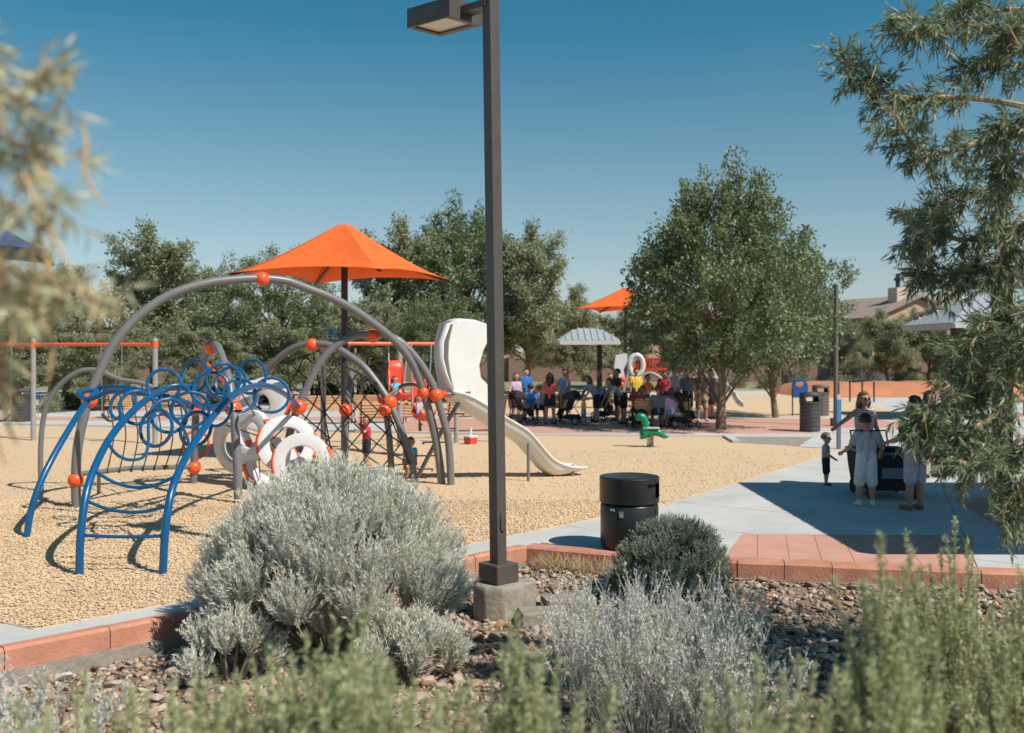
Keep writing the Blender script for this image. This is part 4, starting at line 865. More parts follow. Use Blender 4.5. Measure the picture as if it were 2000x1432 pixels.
# ------------------------------------------------------------------ low shrubs far away
def ballshrub(seed, n, leafL, flat=.75):
    rng = np.random.default_rng(seed); c = unit(rng.normal(size=(26, 3)))*rng.uniform(.25, .75, (26, 1)); c[:, 2] = np.abs(c[:, 2])*flat
    k = rng.integers(0, 26, n); d = unit(rng.normal(size=(n, 3))); P = c[k]+d*rng.uniform(.6, 1, (n, 1))*.32; P[:, 2] = np.maximum(P[:, 2], .02)
    return leaves(P, d+np.array([0, 0, .6]), rng.uniform(.6, 1.3, n)*leafL, leafL*.3, .0, rng)
SHR = {}
def shrub(px, base, hw, hpx, mat, name, lab, grp):
    g = G(px, base); s_ = g.y/2000; key = mat.name
    if key not in SHR:
        V, F = ballshrub(len(SHR)+3, 3200, .13); t = thing(name, lab, 'shrub', group=grp); npmesh('foliage', V, F, mat, t, kind='stuff'); SHR[key] = t
        mb = MB()
        for a in range(6): mb.tube([(0, 0, 0), (.25*math.cos(a), .25*math.sin(a), .5)], [.03, .012], 5)
        part('stem', mb, sagewood, t)
    else: t = copytree(SHR[key]); t['label'] = lab
    t.location = tuple(g); t.scale = (hw*s_, hw*s_, hpx*s_); t.rotation_euler.z = px*.37; return t
for i, (px, b, hw, h, lab) in enumerate(((1620, 752, 28, 50, 'lavender bush nearest the slender pole'), (1668, 752, 32, 62, 'middle lavender bush on the far bank'), (1715, 752, 30, 52, 'lavender bush left of the young tree'))): shrub(px, b, hw, h, farlav, 'lavender_bush', lab, 'lavender bushes on the far bank')
for i, (px, b, hw, h, lab) in enumerate(((1560, 757, 34, 44, 'pale shrub behind the small far bin'), (1645, 757, 42, 34, 'low pale shrub below the lavender'), (1765, 755, 36, 58, 'pale shrub right of the young tree'), (1830, 755, 38, 56, 'pale shrub under the right pavilion roof'), (1895, 756, 36, 60, 'pale shrub behind the near willow'), (1500, 758, 36, 40, 'pale shrub behind the plaza tree trunks'), (1080, 765, 40, 34, 'pale shrub behind the crowd'), (30, 800, 30, 50, 'pale shrub behind the left bin'), (1440, 757, 30, 36, 'pale shrub left of the two trunks'), (100, 805, 34, 55, 'pale shrub right of the left bin'))): shrub(px, b, hw, h, farshrub, 'pale_shrub', lab, 'pale shrubs at the park edge')
for i, (px, b, hw, h, lab) in enumerate(((150, 800, 42, 62, 'dark hedge shrub behind the small grey arch'), (230, 793, 45, 60, 'dark hedge shrub behind the first path bench'), (330, 790, 50, 55, 'dark hedge shrub behind the second path bench'), (430, 790, 50, 60, 'dark hedge shrub behind the tall rear leg'), (545, 785, 45, 60, 'dark hedge shrub behind the white rings'), (640, 782, 45, 58, 'dark hedge shrub behind the net bench'), (735, 782, 45, 55, 'dark hedge shrub behind the bucket swings'), (850, 785, 50, 60, 'dark hedge shrub behind the slide hood'), (945, 785, 46, 60, 'dark hedge shrub behind the lamp post'))): shrub(px, b, hw, h, hedgem, 'hedge_shrub', lab, 'dark hedge shrubs along the path')

# ------------------------------------------------------------------ foreground planting
def plantroot(name, lab, x, y, grp=None, z=None):
    return thing(name, lab, 'shrub', (x, y, float(terr(x, y)) if z is None else z), grp)
def tubes_np(segs, r0, r1):                  # three-sided stems: segs list of (pts array)
    V = []; F = []; o = 0
    for pts in segs:
        n = len(pts); d = unit((pts[-1]-pts[0])[None])[0]; a = unit(np.cross(d, [0.3, .8, .1])[None])[0]; b = np.cross(d, a)
        for i in range(n):
            r = r0+(r1-r0)*i/(n-1)
            for k in range(3): V.append(pts[i]+(a*math.cos(2.094*k)+b*math.sin(2.094*k))*r)
        for i in range(n-1):
            for k in range(3): F.append((o+i*3+k, o+i*3+(k+1) % 3, o+i*3+3+(k+1) % 3, o+i*3+3+k))
        o += n*3
    return np.array(V), np.array(F)
def clump_bush(root, seed, rx, ry, h, nclump, nst, stL, nl, leafL, leafW, mat, wood, spread=.75, openess=.35, name='foliage'):
    rng = np.random.default_rng(seed); base = np.array(root.location); segs = []; LPs, LDs = [], []; st = []
    for k in range(nclump):
        a = k*2.399+rng.normal(0, .3); f = math.sqrt((k+.5)/nclump); el = math.sqrt(max(0, 1-f*f*.98))
        o = np.array([rx*f*.66*math.cos(a), ry*f*.66*math.sin(a), h*(.10+.58*el)*rng.uniform(.8, 1.06)])
        if k % 4 == 3: o[2] = h*rng.uniform(.10, .34); o[:2] *= 1.0+.12*rng.random()
        b0 = np.array([o[0]*.2, o[1]*.2, 0]); mid = (b0+o)/2+np.array([0, 0, -.04]); segs.append(np.array([b0, mid, o])+base)
        outd = unit(np.array([[o[0]/rx, o[1]/ry, .35+.9*el]]))[0]
        for j in range(nst):
            d = unit((outd+rng.normal(0, spread, 3)*np.array([.75, .75, .5])+np.array([0, 0, .25]))[None])[0]; L = stL*rng.uniform(.65, 1.2)
            t = np.linspace(0, 1, 4)[:, None]; up = np.array([0, 0, 1.]); pts = o+d*L*t*.8+(up*.55+d*.1)*L*(t**2)*.55
            s0 = o-outd*.04*rng.random(); st.append(pts+base)
            u = rng.uniform(.25, 1, nl); i = np.minimum((u*3).astype(int), 2); fr_ = (u*3-i)[:, None]; q = pts[i]*(1-fr_)+pts[i+1]*fr_
            tg = unit(pts[i+1]-pts[i]); LPs.append(q+base); LDs.append(tg*.85+unit(rng.normal(size=(nl, 3)))*.55)
    P = np.concatenate(LPs); Dv = np.concatenate(LDs); L = rng.uniform(.6, 1.3, len(P))*leafL
    P[:, 2] = np.maximum(P[:, 2], base[2]+.02)
    V, F = merge([leaves(P, Dv, L, leafW, .03, rng), tubes_np(st, .004, .0018)]); npmesh(name, V, F, mat, root, kind='stuff')
    mb = MB()
    for s_ in segs: mb.tube([Vector(p) for p in s_], [.022, .015, .008], 5, smooth=2)
    part('stem', mb, wood, root)
# big sagebrush
rt = plantroot('sagebrush', 'large silvery grey-green brush left of the lamp post', W(648, 1, 8.9).x, 8.95, z=-.31)
clump_bush(rt, 5, 1.44, 1.12, 1.72, 84, 84, .42, 64, .050, .0066, sagem, sagewood, .62)
rt = plantroot('sagebrush', 'small silvery tuft spreading at the big brush lower left', W(455, 1, 8.3).x, 8.2, z=-.31)
clump_bush(rt, 6, .42, .38, .52, 9, 60, .26, 40, .045, .008, sagem, sagewood, .6)
rt = plantroot('sagebrush', 'small silvery tuft at the big brush lower right', W(800, 1, 8.2).x, 8.2, z=-.31)
clump_bush(rt, 8, .46, .40, .42, 14, 60, .26, 40, .045, .007, sagem, sagewood, .6)
# dark rounded bush
rt = plantroot('round_bush', 'rounded dark grey-green needle bush in front of the litter bin', W(1316, 1, 10.7).x, 10.75, z=-.31)
clump_bush(rt, 9, .72, .62, .92, 52, 84, .25, 44, .036, .0058, junim, sagewood, .8)
# Russian sage
def rsage(root, seed, n, rx, h):
    rng = np.random.default_rng(seed); base = np.array(root.location); st = []; LPs, LDs, FP, FD = [], [], [], []
    for k in range(n):
        a = rng.uniform(0, 2*PI); f = math.sqrt(rng.random()); o = np.array([rx*.35*f*math.cos(a), rx*.35*f*math.sin(a), 0]); d = np.array([.62*f*math.cos(a), .62*f*math.sin(a), 1]); L = h*rng.uniform(.7, 1.05)
        pts = np.array(limb_pts(o, d, L, 6, rng, .05, .04)); st.append(pts+base)
        for j in range(9):
            u = rng.uniform(.3, .92)*6; i = int(u); q = pts[i]*(1-u+i)+pts[i+1]*(u-i); b = rng.uniform(0, 2*PI); dd = np.array([.6*math.cos(b), .6*math.sin(b), .9])+d*.4
            sp = np.array(limb_pts(q, dd, L*rng.uniform(.12, .26), 3, rng, .06, .05)); st.append(sp+base)
            m = 16; uu = rng.random(m)[:, None]; LPs.append(sp[0]*(1-uu)+sp[-1]*uu+base); LDs.append(unit((sp[-1]-sp[0])[None])+unit(rng.normal(size=(m, 3)))*.8)
            if rng.random() < .3:
                m = 14; uu = rng.uniform(.3, 1, m)[:, None]; FP.append(sp[0]*(1-uu)+sp[-1]*uu+base); FD.append(rng.normal(size=(m, 3)))
        m = 26; uu = rng.uniform(.55, 1, m)*6; i = np.minimum(uu.astype(int), 5); fr_ = (uu-i)[:, None]; q = pts[i]*(1-fr_)+pts[i+1]*fr_
        LPs.append(q+base); LDs.append(rng.normal(size=(m, 3))+np.array([0, 0, .6]))
        if rng.random() < .55:
            m = 30; uu = rng.uniform(.78, 1, m)*6; i = np.minimum(uu.astype(int), 5); fr_ = (uu-i)[:, None]; FP.append(pts[i]*(1-fr_)+pts[i+1]*fr_+base); FD.append(rng.normal(size=(m, 3)))
    P = np.concatenate(LPs); V, F = merge([leaves(P, np.concatenate(LDs), rng.uniform(.015, .04, len(P)), .006, .0, rng), tubes_np(st, .0035, .0016)]); npmesh('foliage', V, F, rsagem, root, kind='stuff')
    P = np.concatenate(FP); V, F = leaves(P, np.concatenate(FD), rng.uniform(.008, .016, len(P)), .007, 0, rng); npmesh('florets', V, F, lavm, root, kind='stuff')
rt = plantroot('russian_sage', 'pale white-stemmed sage with lavender spikes below the round bush', W(1275, 1, 6.9).x, 6.9); rsage(rt, 3, 185, 1.1, 1.04)
rt = plantroot('russian_sage', 'second pale sage clump right of the lavender-spiked one', W(1420, 1, 6.5).x, 6.5); rsage(rt, 4, 45, .7, .62)
rt = plantroot('russian_sage', 'blurred lavender sage in the bottom left corner', W(20, 1, 4.8).x, 4.8); rsage(rt, 14, 40, .7, .62)
# rosemary
def rosemary(x, y, spikes, lab, seed, gz=None):
    """spikes: list of (px, tip py) seen from the photo's viewpoint, grown from the ground at x, y"""
    rng = np.random.default_rng(seed); rt = plantroot('rosemary_bush', lab, x, y, 'rosemary bushes in the foreground'); base = np.array(rt.location); st = []; LPs, LDs = [], []; mb = MB()
    def spike(o, tip, dens=1.0, wood=False):
        o, tip = np.array(o), np.array(tip); v = tip-o; L = np.linalg.norm(v); hor = np.array([v[0], v[1], 0]); t = np.linspace(0, 1, 7)[:, None]
        pts = o+hor*(t**.7)+np.array([0, 0, v[2]])*t**1.15+rng.normal(0, .008, (7, 3))*t*(1-t)*4; st.append(pts)
        m = int(L*520*dens); u = rng.uniform(.12, 1, m)*6; i = np.minimum(u.astype(int), 5); fr_ = (u-i)[:, None]; q = pts[i]*(1-fr_)+pts[i+1]*fr_; tg = unit(pts[i+1]-pts[i])
        LPs.append(q); LDs.append(tg*.75+unit(rng.normal(size=(m, 3)))*.75); return pts
    more = []
    for px, py, D in spikes:
        more += [(px+rng.normal(0, 26), py+rng.uniform(60, 190), D+rng.normal(0, .15)) for _ in range(3)]
    for px, py, D in spikes+more:
        tip = np.array(W(px, py, D)); ang = rng.uniform(0, 2*PI); o = base+np.array([rng.normal(0, .06), rng.normal(0, .06), 0]); pts = spike(o, tip)
        for j in range(7):
            u = rng.uniform(.15, .8); q = pts[int(u*6)]; b = rng.uniform(0, 2*PI); Ls = np.linalg.norm(tip-o)*rng.uniform(.22, .42); d = unit((unit((tip-q)[None])[0]+np.array([math.cos(b), math.sin(b), .1])*.24)[None])[0]; spike(q, q+d*Ls, 1.0)
    P = np.concatenate(LPs); V, F = leaves(P, np.concatenate(LDs), rng.uniform(.018, .034, len(P)), .0052, .0, rng); npmesh('foliage', V, F, rosem, rt, kind='stuff')
    V, F = tubes_np(st, .007, .002); npmesh('stem', V, F, barklt, rt)
rg = np.random.default_rng(77)
rosemary(1.30, 3.45, [(1720, 1045, 2.9), (1745, 1130, 3.0), (1690, 1180, 3.1), (1660, 1240, 3.2), (1780, 1190, 2.8), (1830, 1230, 2.9), (1640, 1310, 3.2), (1700, 1290, 2.7), (1760, 1290, 2.6)], 'tall rosemary right of the pale sage, blurred', 1)
rosemary(2.05, 4.75, [(1770, 1040, 4.5), (1866, 1012, 4.6), (1838, 1075, 4.7), (1890, 1055, 4.6), (1800, 1110, 4.5), (1845, 1150, 4.5), (1910, 1120, 4.8), (1790, 1190, 4.5), (1875, 1200, 4.4)], 'sharper tall rosemary spikes at right below the red slabs', 2)
rosemary(2.05, 3.9, [(1990, 1110, 4.1), (1960, 1140, 4.0), (2010, 1130, 4.0), (1935, 1200, 3.9), (1975, 1230, 3.8), (2030, 1200, 3.9), (1925, 1270, 3.7)], 'rosemary cropped by the right edge', 3)
rosemary(.62, 2.75, [(1420, 1320, 2.8), (1480, 1310, 2.7), (1530, 1320, 2.7), (1590, 1300, 2.9), (1380, 1360, 2.7), (1560, 1375, 2.6), (1450, 1370, 2.6), (1620, 1380, 2.6), (1500, 1390, 2.5)], 'rosemary in front of the second pale sage', 4)
rosemary(.03, 2.95, [(1008, 1195, 3.0), (985, 1270, 3.0), (1045, 1280, 2.9), (1090, 1290, 3.0), (960, 1330, 2.9), (1140, 1330, 2.9), (1020, 1340, 2.8), (1195, 1345, 2.8), (1070, 1365, 2.7), (1120, 1385, 2.7)], 'rosemary with one tall tip at bottom centre', 5)
rosemary(-.52, 2.95, [(655, 1208, 3.0), (690, 1215, 3.0), (625, 1270, 3.0), (598, 1245, 3.1), (572, 1290, 3.0), (720, 1295, 3.0), (545, 1340, 3.0), (740, 1330, 2.9), (670, 1310, 2.9), (492, 1285, 3.1), (462, 1315, 3.1)], 'dense rosemary in front of the big silvery brush', 6)
rosemary(-.22, 2.6, [(790, 1345, 2.6), (830, 1360, 2.6), (870, 1340, 2.7), (905, 1350, 2.6), (760, 1380, 2.5), (850, 1390, 2.5), (930, 1385, 2.6)], 'low rosemary between the two taller ones at bottom', 7)
rosemary(-1.0, 2.7, [(150, 1345, 2.8), (90, 1390, 2.7), (30, 1370, 2.7), (285, 1355, 2.8), (240, 1395, 2.7), (340, 1390, 2.7), (400, 1340, 2.8), (430, 1370, 2.7), (165, 1310, 2.9), (390, 1400, 2.6)], 'sparse blurred rosemary at bottom left', 8)
rosemary(-.72, 2.75, [(380, 1330, 2.8), (420, 1310, 2.8), (455, 1345, 2.8), (505, 1330, 2.7), (545, 1300, 2.8), (330, 1365, 2.7), (580, 1330, 2.7), (250, 1375, 2.7)], 'rosemary left of the dense one before the silvery brush', 9)
rosemary(-.38, 2.7, [(700, 1290, 2.8), (735, 1270, 2.8), (770, 1320, 2.7), (640, 1300, 2.7), (810, 1335, 2.7), (680, 1340, 2.6), (600, 1320, 2.7)], 'rosemary right of the dense one before the silvery brush', 10)
# dry grass along the kerb
n = 900; x = RNG.uniform(.25, 1.15, n); y = curb_y(x)-RNG.uniform(.06, .35, n); P = np.stack([x, y, terr(x, y)], 1)
V, F = leaves(P, np.stack([RNG.normal(0, .5, n), RNG.normal(-.1, .5, n), np.ones(n)], 1), RNG.uniform(.05, .24, n), .006, .1)
o = npmesh('dry_grass', V, F, drym, kind='stuff'); o['label'] = 'dry straw grass tufts under the red kerb right of lamp'; o['category'] = 'grass'
# desert willows
def willow(lab, loc, trunk_top, limbs, mat, seed, ntw, twL, nlf, leafL, leafW, pods, podL, droop=.25):
    rng = np.random.default_rng(seed); rt = thing('desert_willow', lab, 'tree', loc, 'desert willows framing the view'); wood = MB(); LPs, LDs = [], []; base = np.array(loc); top = np.array(trunk_top)
    tp = [base*(1-t)+top*t+rng.normal(0, .04, 3)*(0 < t < 1) for t in np.linspace(0, 1, 6)]; wood.tube([Vector(p) for p in tp], [.11, .10, .09, .075, .06, .04], 9, smooth=3); podspots = []
    for lp in limbs:
        pts = [np.array(p) for p in lp]; z0 = pts[0][2]; f = np.clip((z0-base[2]-.2)/(top[2]-base[2]), .15, 1.); s0 = base*(1-f)+top*f
        pts = [s0]+pts; wood.tube([Vector(p) for p in pts], [.035*min(1, twL/.2)]+[(.018*(1-.7*i/len(pts))+.003)*min(1, twL/.2)**1.3 for i in range(1, len(pts))], 6, smooth=4)
        seg = np.array(pts); m = len(seg)-1
        for k in range(ntw*max(1, m-1)):
            u = rng.uniform(.30, 1)*m; i = min(int(u), m-1); q = seg[i]*(1-u+i)+seg[i+1]*(u-i); dd = unit((seg[i+1]-seg[i])[None])[0]*.7+unit(rng.normal(size=3)[None])[0]*.9; L = twL*rng.uniform(.5, 1.3)
            sp = np.array(limb_pts(q, dd, L, 4, rng, .18, -.12*droop*4)); wood.tube([Vector(p) for p in sp], [.004*(twL/.35), .0035*(twL/.35), .003*(twL/.35), .002*(twL/.35), .001], 4, caps=False)
            v = rng.uniform(.1, 1, nlf)*4; i2 = np.minimum(v.astype(int), 3); fr_ = (v-i2)[:, None]; P = sp[i2]*(1-fr_)+sp[i2+1]*fr_; tg = unit(sp[i2+1]-sp[i2])
            LPs.append(P); LDs.append(tg*.8+unit(rng.normal(size=(nlf, 3)))*.75+np.array([0, 0, -droop]))
            podspots.append(sp[-1])
    P = np.concatenate(LPs); L = rng.uniform(.6, 1.3, len(P))*leafL; V, F = leaves(P, np.concatenate(LDs), L, leafW, .07, rng); npmesh('crown', V, F, mat, rt, kind='stuff'); part('trunk', wood, barklt, rt)
    pm = None
    for k in rng.permutation(len(podspots))[:pods]:
        if pm is None:
            mb = MB(); mb.tube([(0, 0, 0), (.01, 0, -podL*.5), (.035, .01, -podL)], [.0025, .0042, .001], 5, smooth=3); o = part('seed_pod', mb, podm, None); pm = o.data
        else: o = link('seed_pod', pm)
        o.parent = rt; o.location = Vector(podspots[k])-Vector(loc); o.rotation_euler = (rng.normal(0, .3), rng.normal(0, .3), rng.uniform(0, 6))
def LB(D0_, *pts): return [W(x, y, D0_+dd) for x, y, dd in pts]
rl = [LB(6.9, (1960, 200, .0), (1850, 190, -.1), (1760, 190, -.2), (1700, 160, -.2), (1650, 115, -.3)), LB(6.6, (1950, 60, .2), (1860, 40, .1), (1800, 60, 0), (1760, 30, -.1)), LB(6.8, (2000, 20, .0), (1920, 30, .0), (1880, 0, .0)),
      LB(6.7, (1980, 260, 0), (1880, 290, -.1), (1800, 300, -.2), (1750, 225, -.3)), LB(7.0, (1990, 360, 0), (1900, 380, 0), (1830, 400, -.2), (1780, 430, -.3)), LB(6.6, (1980, 450, 0), (1880, 470, -.2), (1815, 440, -.2), (1790, 470, -.3)),
      LB(6.7, (1990, 520, 0), (1910, 530, -.1), (1850, 540, -.2), (1800, 530, -.2)), LB(6.9, (1990, 130, 0), (1930, 110, 0), (1880, 150, 0)), LB(6.2, (2010, 300, 0), (1960, 330, 0), (1930, 420, 0)),
      LB(6.4, (2010, 600, 0), (1950, 620, 0), (1925, 640, -.1), (1895, 680, -.2)), LB(6.3, (2010, 700, 0), (1920, 740, 0), (1870, 780, -.1), (1820, 800, -.2), (1790, 830, -.2)), LB(6.5, (2010, 780, 0), (1930, 820, 0), (1880, 850, -.1), (1840, 880, -.1)),
      LB(6.2, (2020, 850, 0), (1960, 900, 0), (1910, 910, -.1), (1870, 900, -.2)), LB(6.2, (2030, 920, 0), (1990, 960, 0), (1970, 1010, -.1)), LB(6.6, (2000, 640, 0), (1930, 680, 0), (1880, 740, 0)), LB(6.4, (2020, 420, 0), (1970, 470, 0), (1940, 560, 0)), LB(6.0, (2050, 200, 0), (1990, 240, 0), (1950, 250, 0)), LB(6.0, (2050, 600, 0), (2000, 680, 0), (1970, 760, 0)), LB(6.0, (2060, 80, 0), (2000, 100, 0), (1960, 60, 0)), LB(6.8, (1990, 690, 0), (1920, 700, 0), (1880, 740, 0), (1860, 790, 0))]
for k in range(64):
    a = k*2.4; z = 2.0+2.8*(k/64); rl.append([Vector((4.5+.2*math.cos(a), 7.0+.2*math.sin(a), z-.3)), Vector((4.95+.6*math.cos(a), 7.2+.8*math.sin(a), z)), Vector((5.0+1.1*math.cos(a*1.7), 7.3+1.5*math.sin(a*1.7), z+.1))])
rl = [l for l in rl if not (l[-1].x < .505*l[-1].y+.35 and l in rl[-64:])]
willow('desert willow with narrow leaves filling the right edge', (4.35, 6.9, float(terr(4.35, 6.9))), (4.1, 6.8, 4.6), rl, leafB, 21, 21, .20, 27, .086, .0105, 60, .17)
_LB = LB
def LB(D0_, *pts): return _LB(D0_, *[(x-28, y, d) for x, y, d in pts])
ll = [LB(1.75, (-40, 40, 0), (0, 90, 0), (30, 130, 0)), LB(1.7, (-60, 150, 0), (20, 170, 0), (70, 190, 0), (100, 160, 0)), LB(1.8, (-60, 260, 0), (30, 270, 0), (100, 290, 0), (140, 310, .05)), LB(1.7, (-60, 380, 0), (20, 390, 0), (90, 410, 0), (145, 400, 0)), LB(1.85, (-60, 480, 0), (20, 520, 0), (90, 545, 0), (160, 560, 0), (220, 590, 0)), LB(1.7, (-60, 560, 0), (0, 590, 0), (60, 610, 0)), LB(1.8, (-40, 500, 0), (10, 560, 0), (60, 560, 0)), LB(1.9, (-60, 690, 0), (-10, 720, 0), (20, 740, 0))]
willow('pale blurred willow branches hanging at the left edge', (-2.1, 1.9, float(terr(-2.1, 1.9))), (-1.5, 1.85, 3.1), ll, leafC, 22, 7, .075, 9, .050, .007, 44, .10)

# ------------------------------------------------------------------ second play structure in the shade beyond the crowd
PS = thing('play_structure', 'second play structure with white slide and red bars behind the crowd', 'play structure', (W(1310, 1, 41).x, 41, 0))
def ppart(name, mb, mat, smooth=True): return part(name, mb, mat, PS, smooth)
def Q(x, y, d=41.): return W(x, y, d)
outl2 = [(1203, 694), (1224, 690), (1226, 705), (1218, 722), (1222, 745), (1206, 742), (1200, 715)]
pts = [Q(*p) for p in outl2]; k = len(pts); mb = MB(); mb.add(pts+[p+Vector((0, .5, 0)) for p in pts], [tuple(range(k-1, -1, -1)), tuple(range(k, 2*k))]+[(i, (i+1) % k, k+(i+1) % k, k+i) for i in range(k)]); ppart('hood', mb, white, False)
mb = MB(); c = Q(1243, 713); mb.tube([c+Vector((.27*math.cos(a), 0, .40*math.sin(a))) for a in np.linspace(0, 2*PI, 26, endpoint=False)], .10, 8, closed=True); ppart('ring_panel', mb, white)
for x in (1236, 1246): mb = MB(); mb.tube([Q(x, 695, 41.1), Q(x+1, 725, 41.1)], .075, 8); ppart('orange_bar', mb, orange)
for i in range(12): mb = MB(); x = 1262+i*6; mb.tube([Q(x, 700+3*math.sin(i), 42), Q(x, 730, 42)], .03, 6); ppart('red_bar', mb, redpl)
mb = MB(); mb.tube([Q(1258, 701, 42), Q(1332, 700, 42)], .035, 6); mb.tube([Q(1258, 722, 42), Q(1332, 722, 42)], .035, 6); ppart('red_rail', mb, redpl)
mb = MB(); mb.box(Q(1300, 733, 42.6), (1.7, 1.2, .1)); ppart('deck', mb, gray, False)
for pp in ([(1213, 815), (1218, 760), (1232, 715), (1244, 700)], [(1312, 705), (1306, 740), (1301, 760), (1298, 812)], [(1352, 740), (1362, 716), (1378, 712), (1392, 725), (1402, 750), (1408, 800)], [(1250, 740), (1270, 728), (1300, 745), (1330, 765)]):
    mb = MB(); mb.tube([Q(*p) for p in pp], .066, 10, smooth=4); ppart('arch', mb, graylt)
for x, y in ((1216, 741), (1214, 751), (1301, 751), (1327, 722), (1388, 735), (1337, 712)): mb = MB(); mb.ball(Q(x, y, 40.9), .12, 14); ppart('ball_joint', mb, orange)
rows = [[Q(x, y, d)+Vector((0, a, h)) for a, h in ((0, .22), (.05, .05), (.3, 0), (.55, .05), (.6, .22))] for x, y, d in ((1372, 742, 41), (1395, 745, 40.6), (1415, 756, 40.2), (1432, 772, 39.8), (1442, 790, 39.5), (1452, 797, 39.3))]
mb = MB(); mb.grid(rows); o = ppart('slide', mb, slidem); o.modifiers.new('s', 'SOLIDIFY').thickness = .04
mb = MB(); mb.add([Q(1380, 748, 41.2), Q(1410, 752, 41), Q(1408, 800, 41), Q(1392, 790, 41.2)], [(0, 1, 2, 3)]); o = ppart('tan_panel', mb, M('tan_panel', (.55, .38, .2), .6)); o.modifiers.new('s', 'SOLIDIFY').thickness = .05

# ------------------------------------------------------------------ spring rider, red cube
g = G(1270, 874); sr = thing('spring_rider', 'green dinosaur spring rider with coiled spring on the mulch', 'spring rider', tuple(g)); q = lambda x, y, dd=0: W(x, y, g.y+dd)
mb = MB(); mb.tube([q(1243, 820), q(1250, 814), (q(1258, 818)), q(1261, 832), q(1258, 848), q(1256, 856)], [.05, .10, .09, .085, .12, .06], 12, smooth=4); mb.tube([q(1258, 846), q(1272, 843), q(1286, 845), q(1297, 852), q(1306, 853)], [.11, .10, .09, .06, .015], 12, smooth=4)
for dd in (-.1, .1): mb.tube([q(1258, 848, dd), q(1254, 856, dd), q(1249, 856, dd)], [.05, .04, .02], 8)
part('body', mb, green, sr)
for i, (x, y) in enumerate(((1258, 811), (1263, 818), (1266, 826), (1266, 834))): mb = MB(); mb.ball(q(x, y), .032, 8); part('back_spike', mb, M('white_paint', (.75, .75, .72), .5), sr)
for dd in (-.085, .085): mb = MB(); mb.ball(q(1248, 814, dd), .018, 8); part('eye', mb, blackm, sr)
mb = MB(); mb.box(q(1274, 836), (.34, .26, .035)); bev(part('seat', mb, M('seat_tan', (.5, .4, .3), .6), sr, False))
mb = MB(); mb.tube([q(1258, 836, -.2), q(1258, 836, .2)], .015, 8); part('hand_grip', mb, M('white_paint', (.75, .75, .72), .5), sr)
mb = MB(); c = Vector((g.x, g.y, 0)); mb.tube([c+Vector((.075*math.cos(a), .075*math.sin(a), .03+.30*a/(2*PI*6))) for a in np.linspace(0, 2*PI*6, 84)], .016, 6); part('spring', mb, M('spring_brown', (.12, .07, .04), .5), sr)
mb = MB(); mb.lathe([(0, .03), (.13, .03), (.14, 0)], 16, c); part('foot_plate', mb, gray, sr)
g = G(919, 868); rc = thing('red_box', 'small red box with white top under the slide', 'box', tuple(g)); mb = MB(); mb.lathe([(0, 0), (.155, 0), (.175, .18), (.16, .18), (.15, .06), (0, .05)], 4, g); part('tub', mb, redpl, rc, False)
mb = MB(); mb.lathe([(.178, .18), (.178, .21), (.1, .23), (0, .23)], 4, g); part('rim', mb, white, rc, False); mb = MB(); mb.tube([g+Vector((0, 0, .22)), g+Vector((.01, 0, .42))], .03, 8); part('grip', mb, white, rc)

# ------------------------------------------------------------------ pushchairs and the black wagon
def make_stroller(hood, lab):
    t = thing('pushchair', lab, 'pushchair', group='pushchairs among the crowd')
    mb = MB()
    for x in (-.22, .22):
        mb.tube([(x, -.42, .12), (x, .0, .52), (x, .42, 1.0)], .014, 6); mb.tube([(x, .36, .12), (x, .05, .55)], .014, 6)
    mb.tube([(-.22, .36, .12), (.22, .36, .12)], .012, 6); mb.tube([(-.22, -.42, .12), (.22, -.42, .12)], .012, 6); part('frame', mb, M('dark_metal', (.06, .06, .065), .4, .5), t)
    mb = MB(); mb.tube([(-.22, .42, 1.0), (-.2, .47, 1.05), (.2, .47, 1.05), (.22, .42, 1.0)], .02, 8); part('handle', mb, rubber, t)
    rows = [[(x, y+abs(x)*-.25, z+abs(x)*.35) for x in (-.19, -.12, 0, .12, .19)] for y, z in ((.20, .88), (.13, .65), (.05, .46), (-.08, .42), (-.22, .44), (-.27, .30), (-.34, .22))]; mb = MB(); mb.grid(rows); o = part('seat', mb, cloth('black', (.02, .02, .024)), t); o.modifiers.new('s', 'SOLIDIFY').thickness = .03
    rows = [[(.22*math.cos(b)*1.0, .18-.36*math.sin(a)*(1), .72+.30*math.cos(a)*math.sin(b)+.08) for b in np.linspace(0, PI, 9)] for a in np.linspace(-.35, 1.25, 7)]; mb = MB(); mb.grid(rows); o = part('hood', mb, hood, t); o.modifiers.new('s', 'SOLIDIFY').thickness = .012
    mb = MB(); mb.box((0, .1, .24), (.38, .42, .16)); bev(part('basket', mb, cloth('black', (.02, .02, .024)), t, False), .03)
    for x in (-.24, .24):
        for y, r in ((-.42, .10), (.36, .14)):
            m_ = Matrix.Rotation(PI/2, 3, 'Y'); mb = MB(); mb.tube([(x, y+r*.85*math.cos(a), r+r*.85*math.sin(a)) for a in np.linspace(0, 2*PI, 20, endpoint=False)], r*.15, 6, closed=True); wh = part('wheel', mb, rubber, t)
            mb = MB()
            for a in range(3): mb.tube([(x, y+r*.75*math.cos(a*PI/3), r+r*.75*math.sin(a*PI/3)), (x, y-r*.75*math.cos(a*PI/3), r-r*.75*math.sin(a*PI/3))], r*.06, 5)
            part('spokes', mb, steel, wh)
    return t
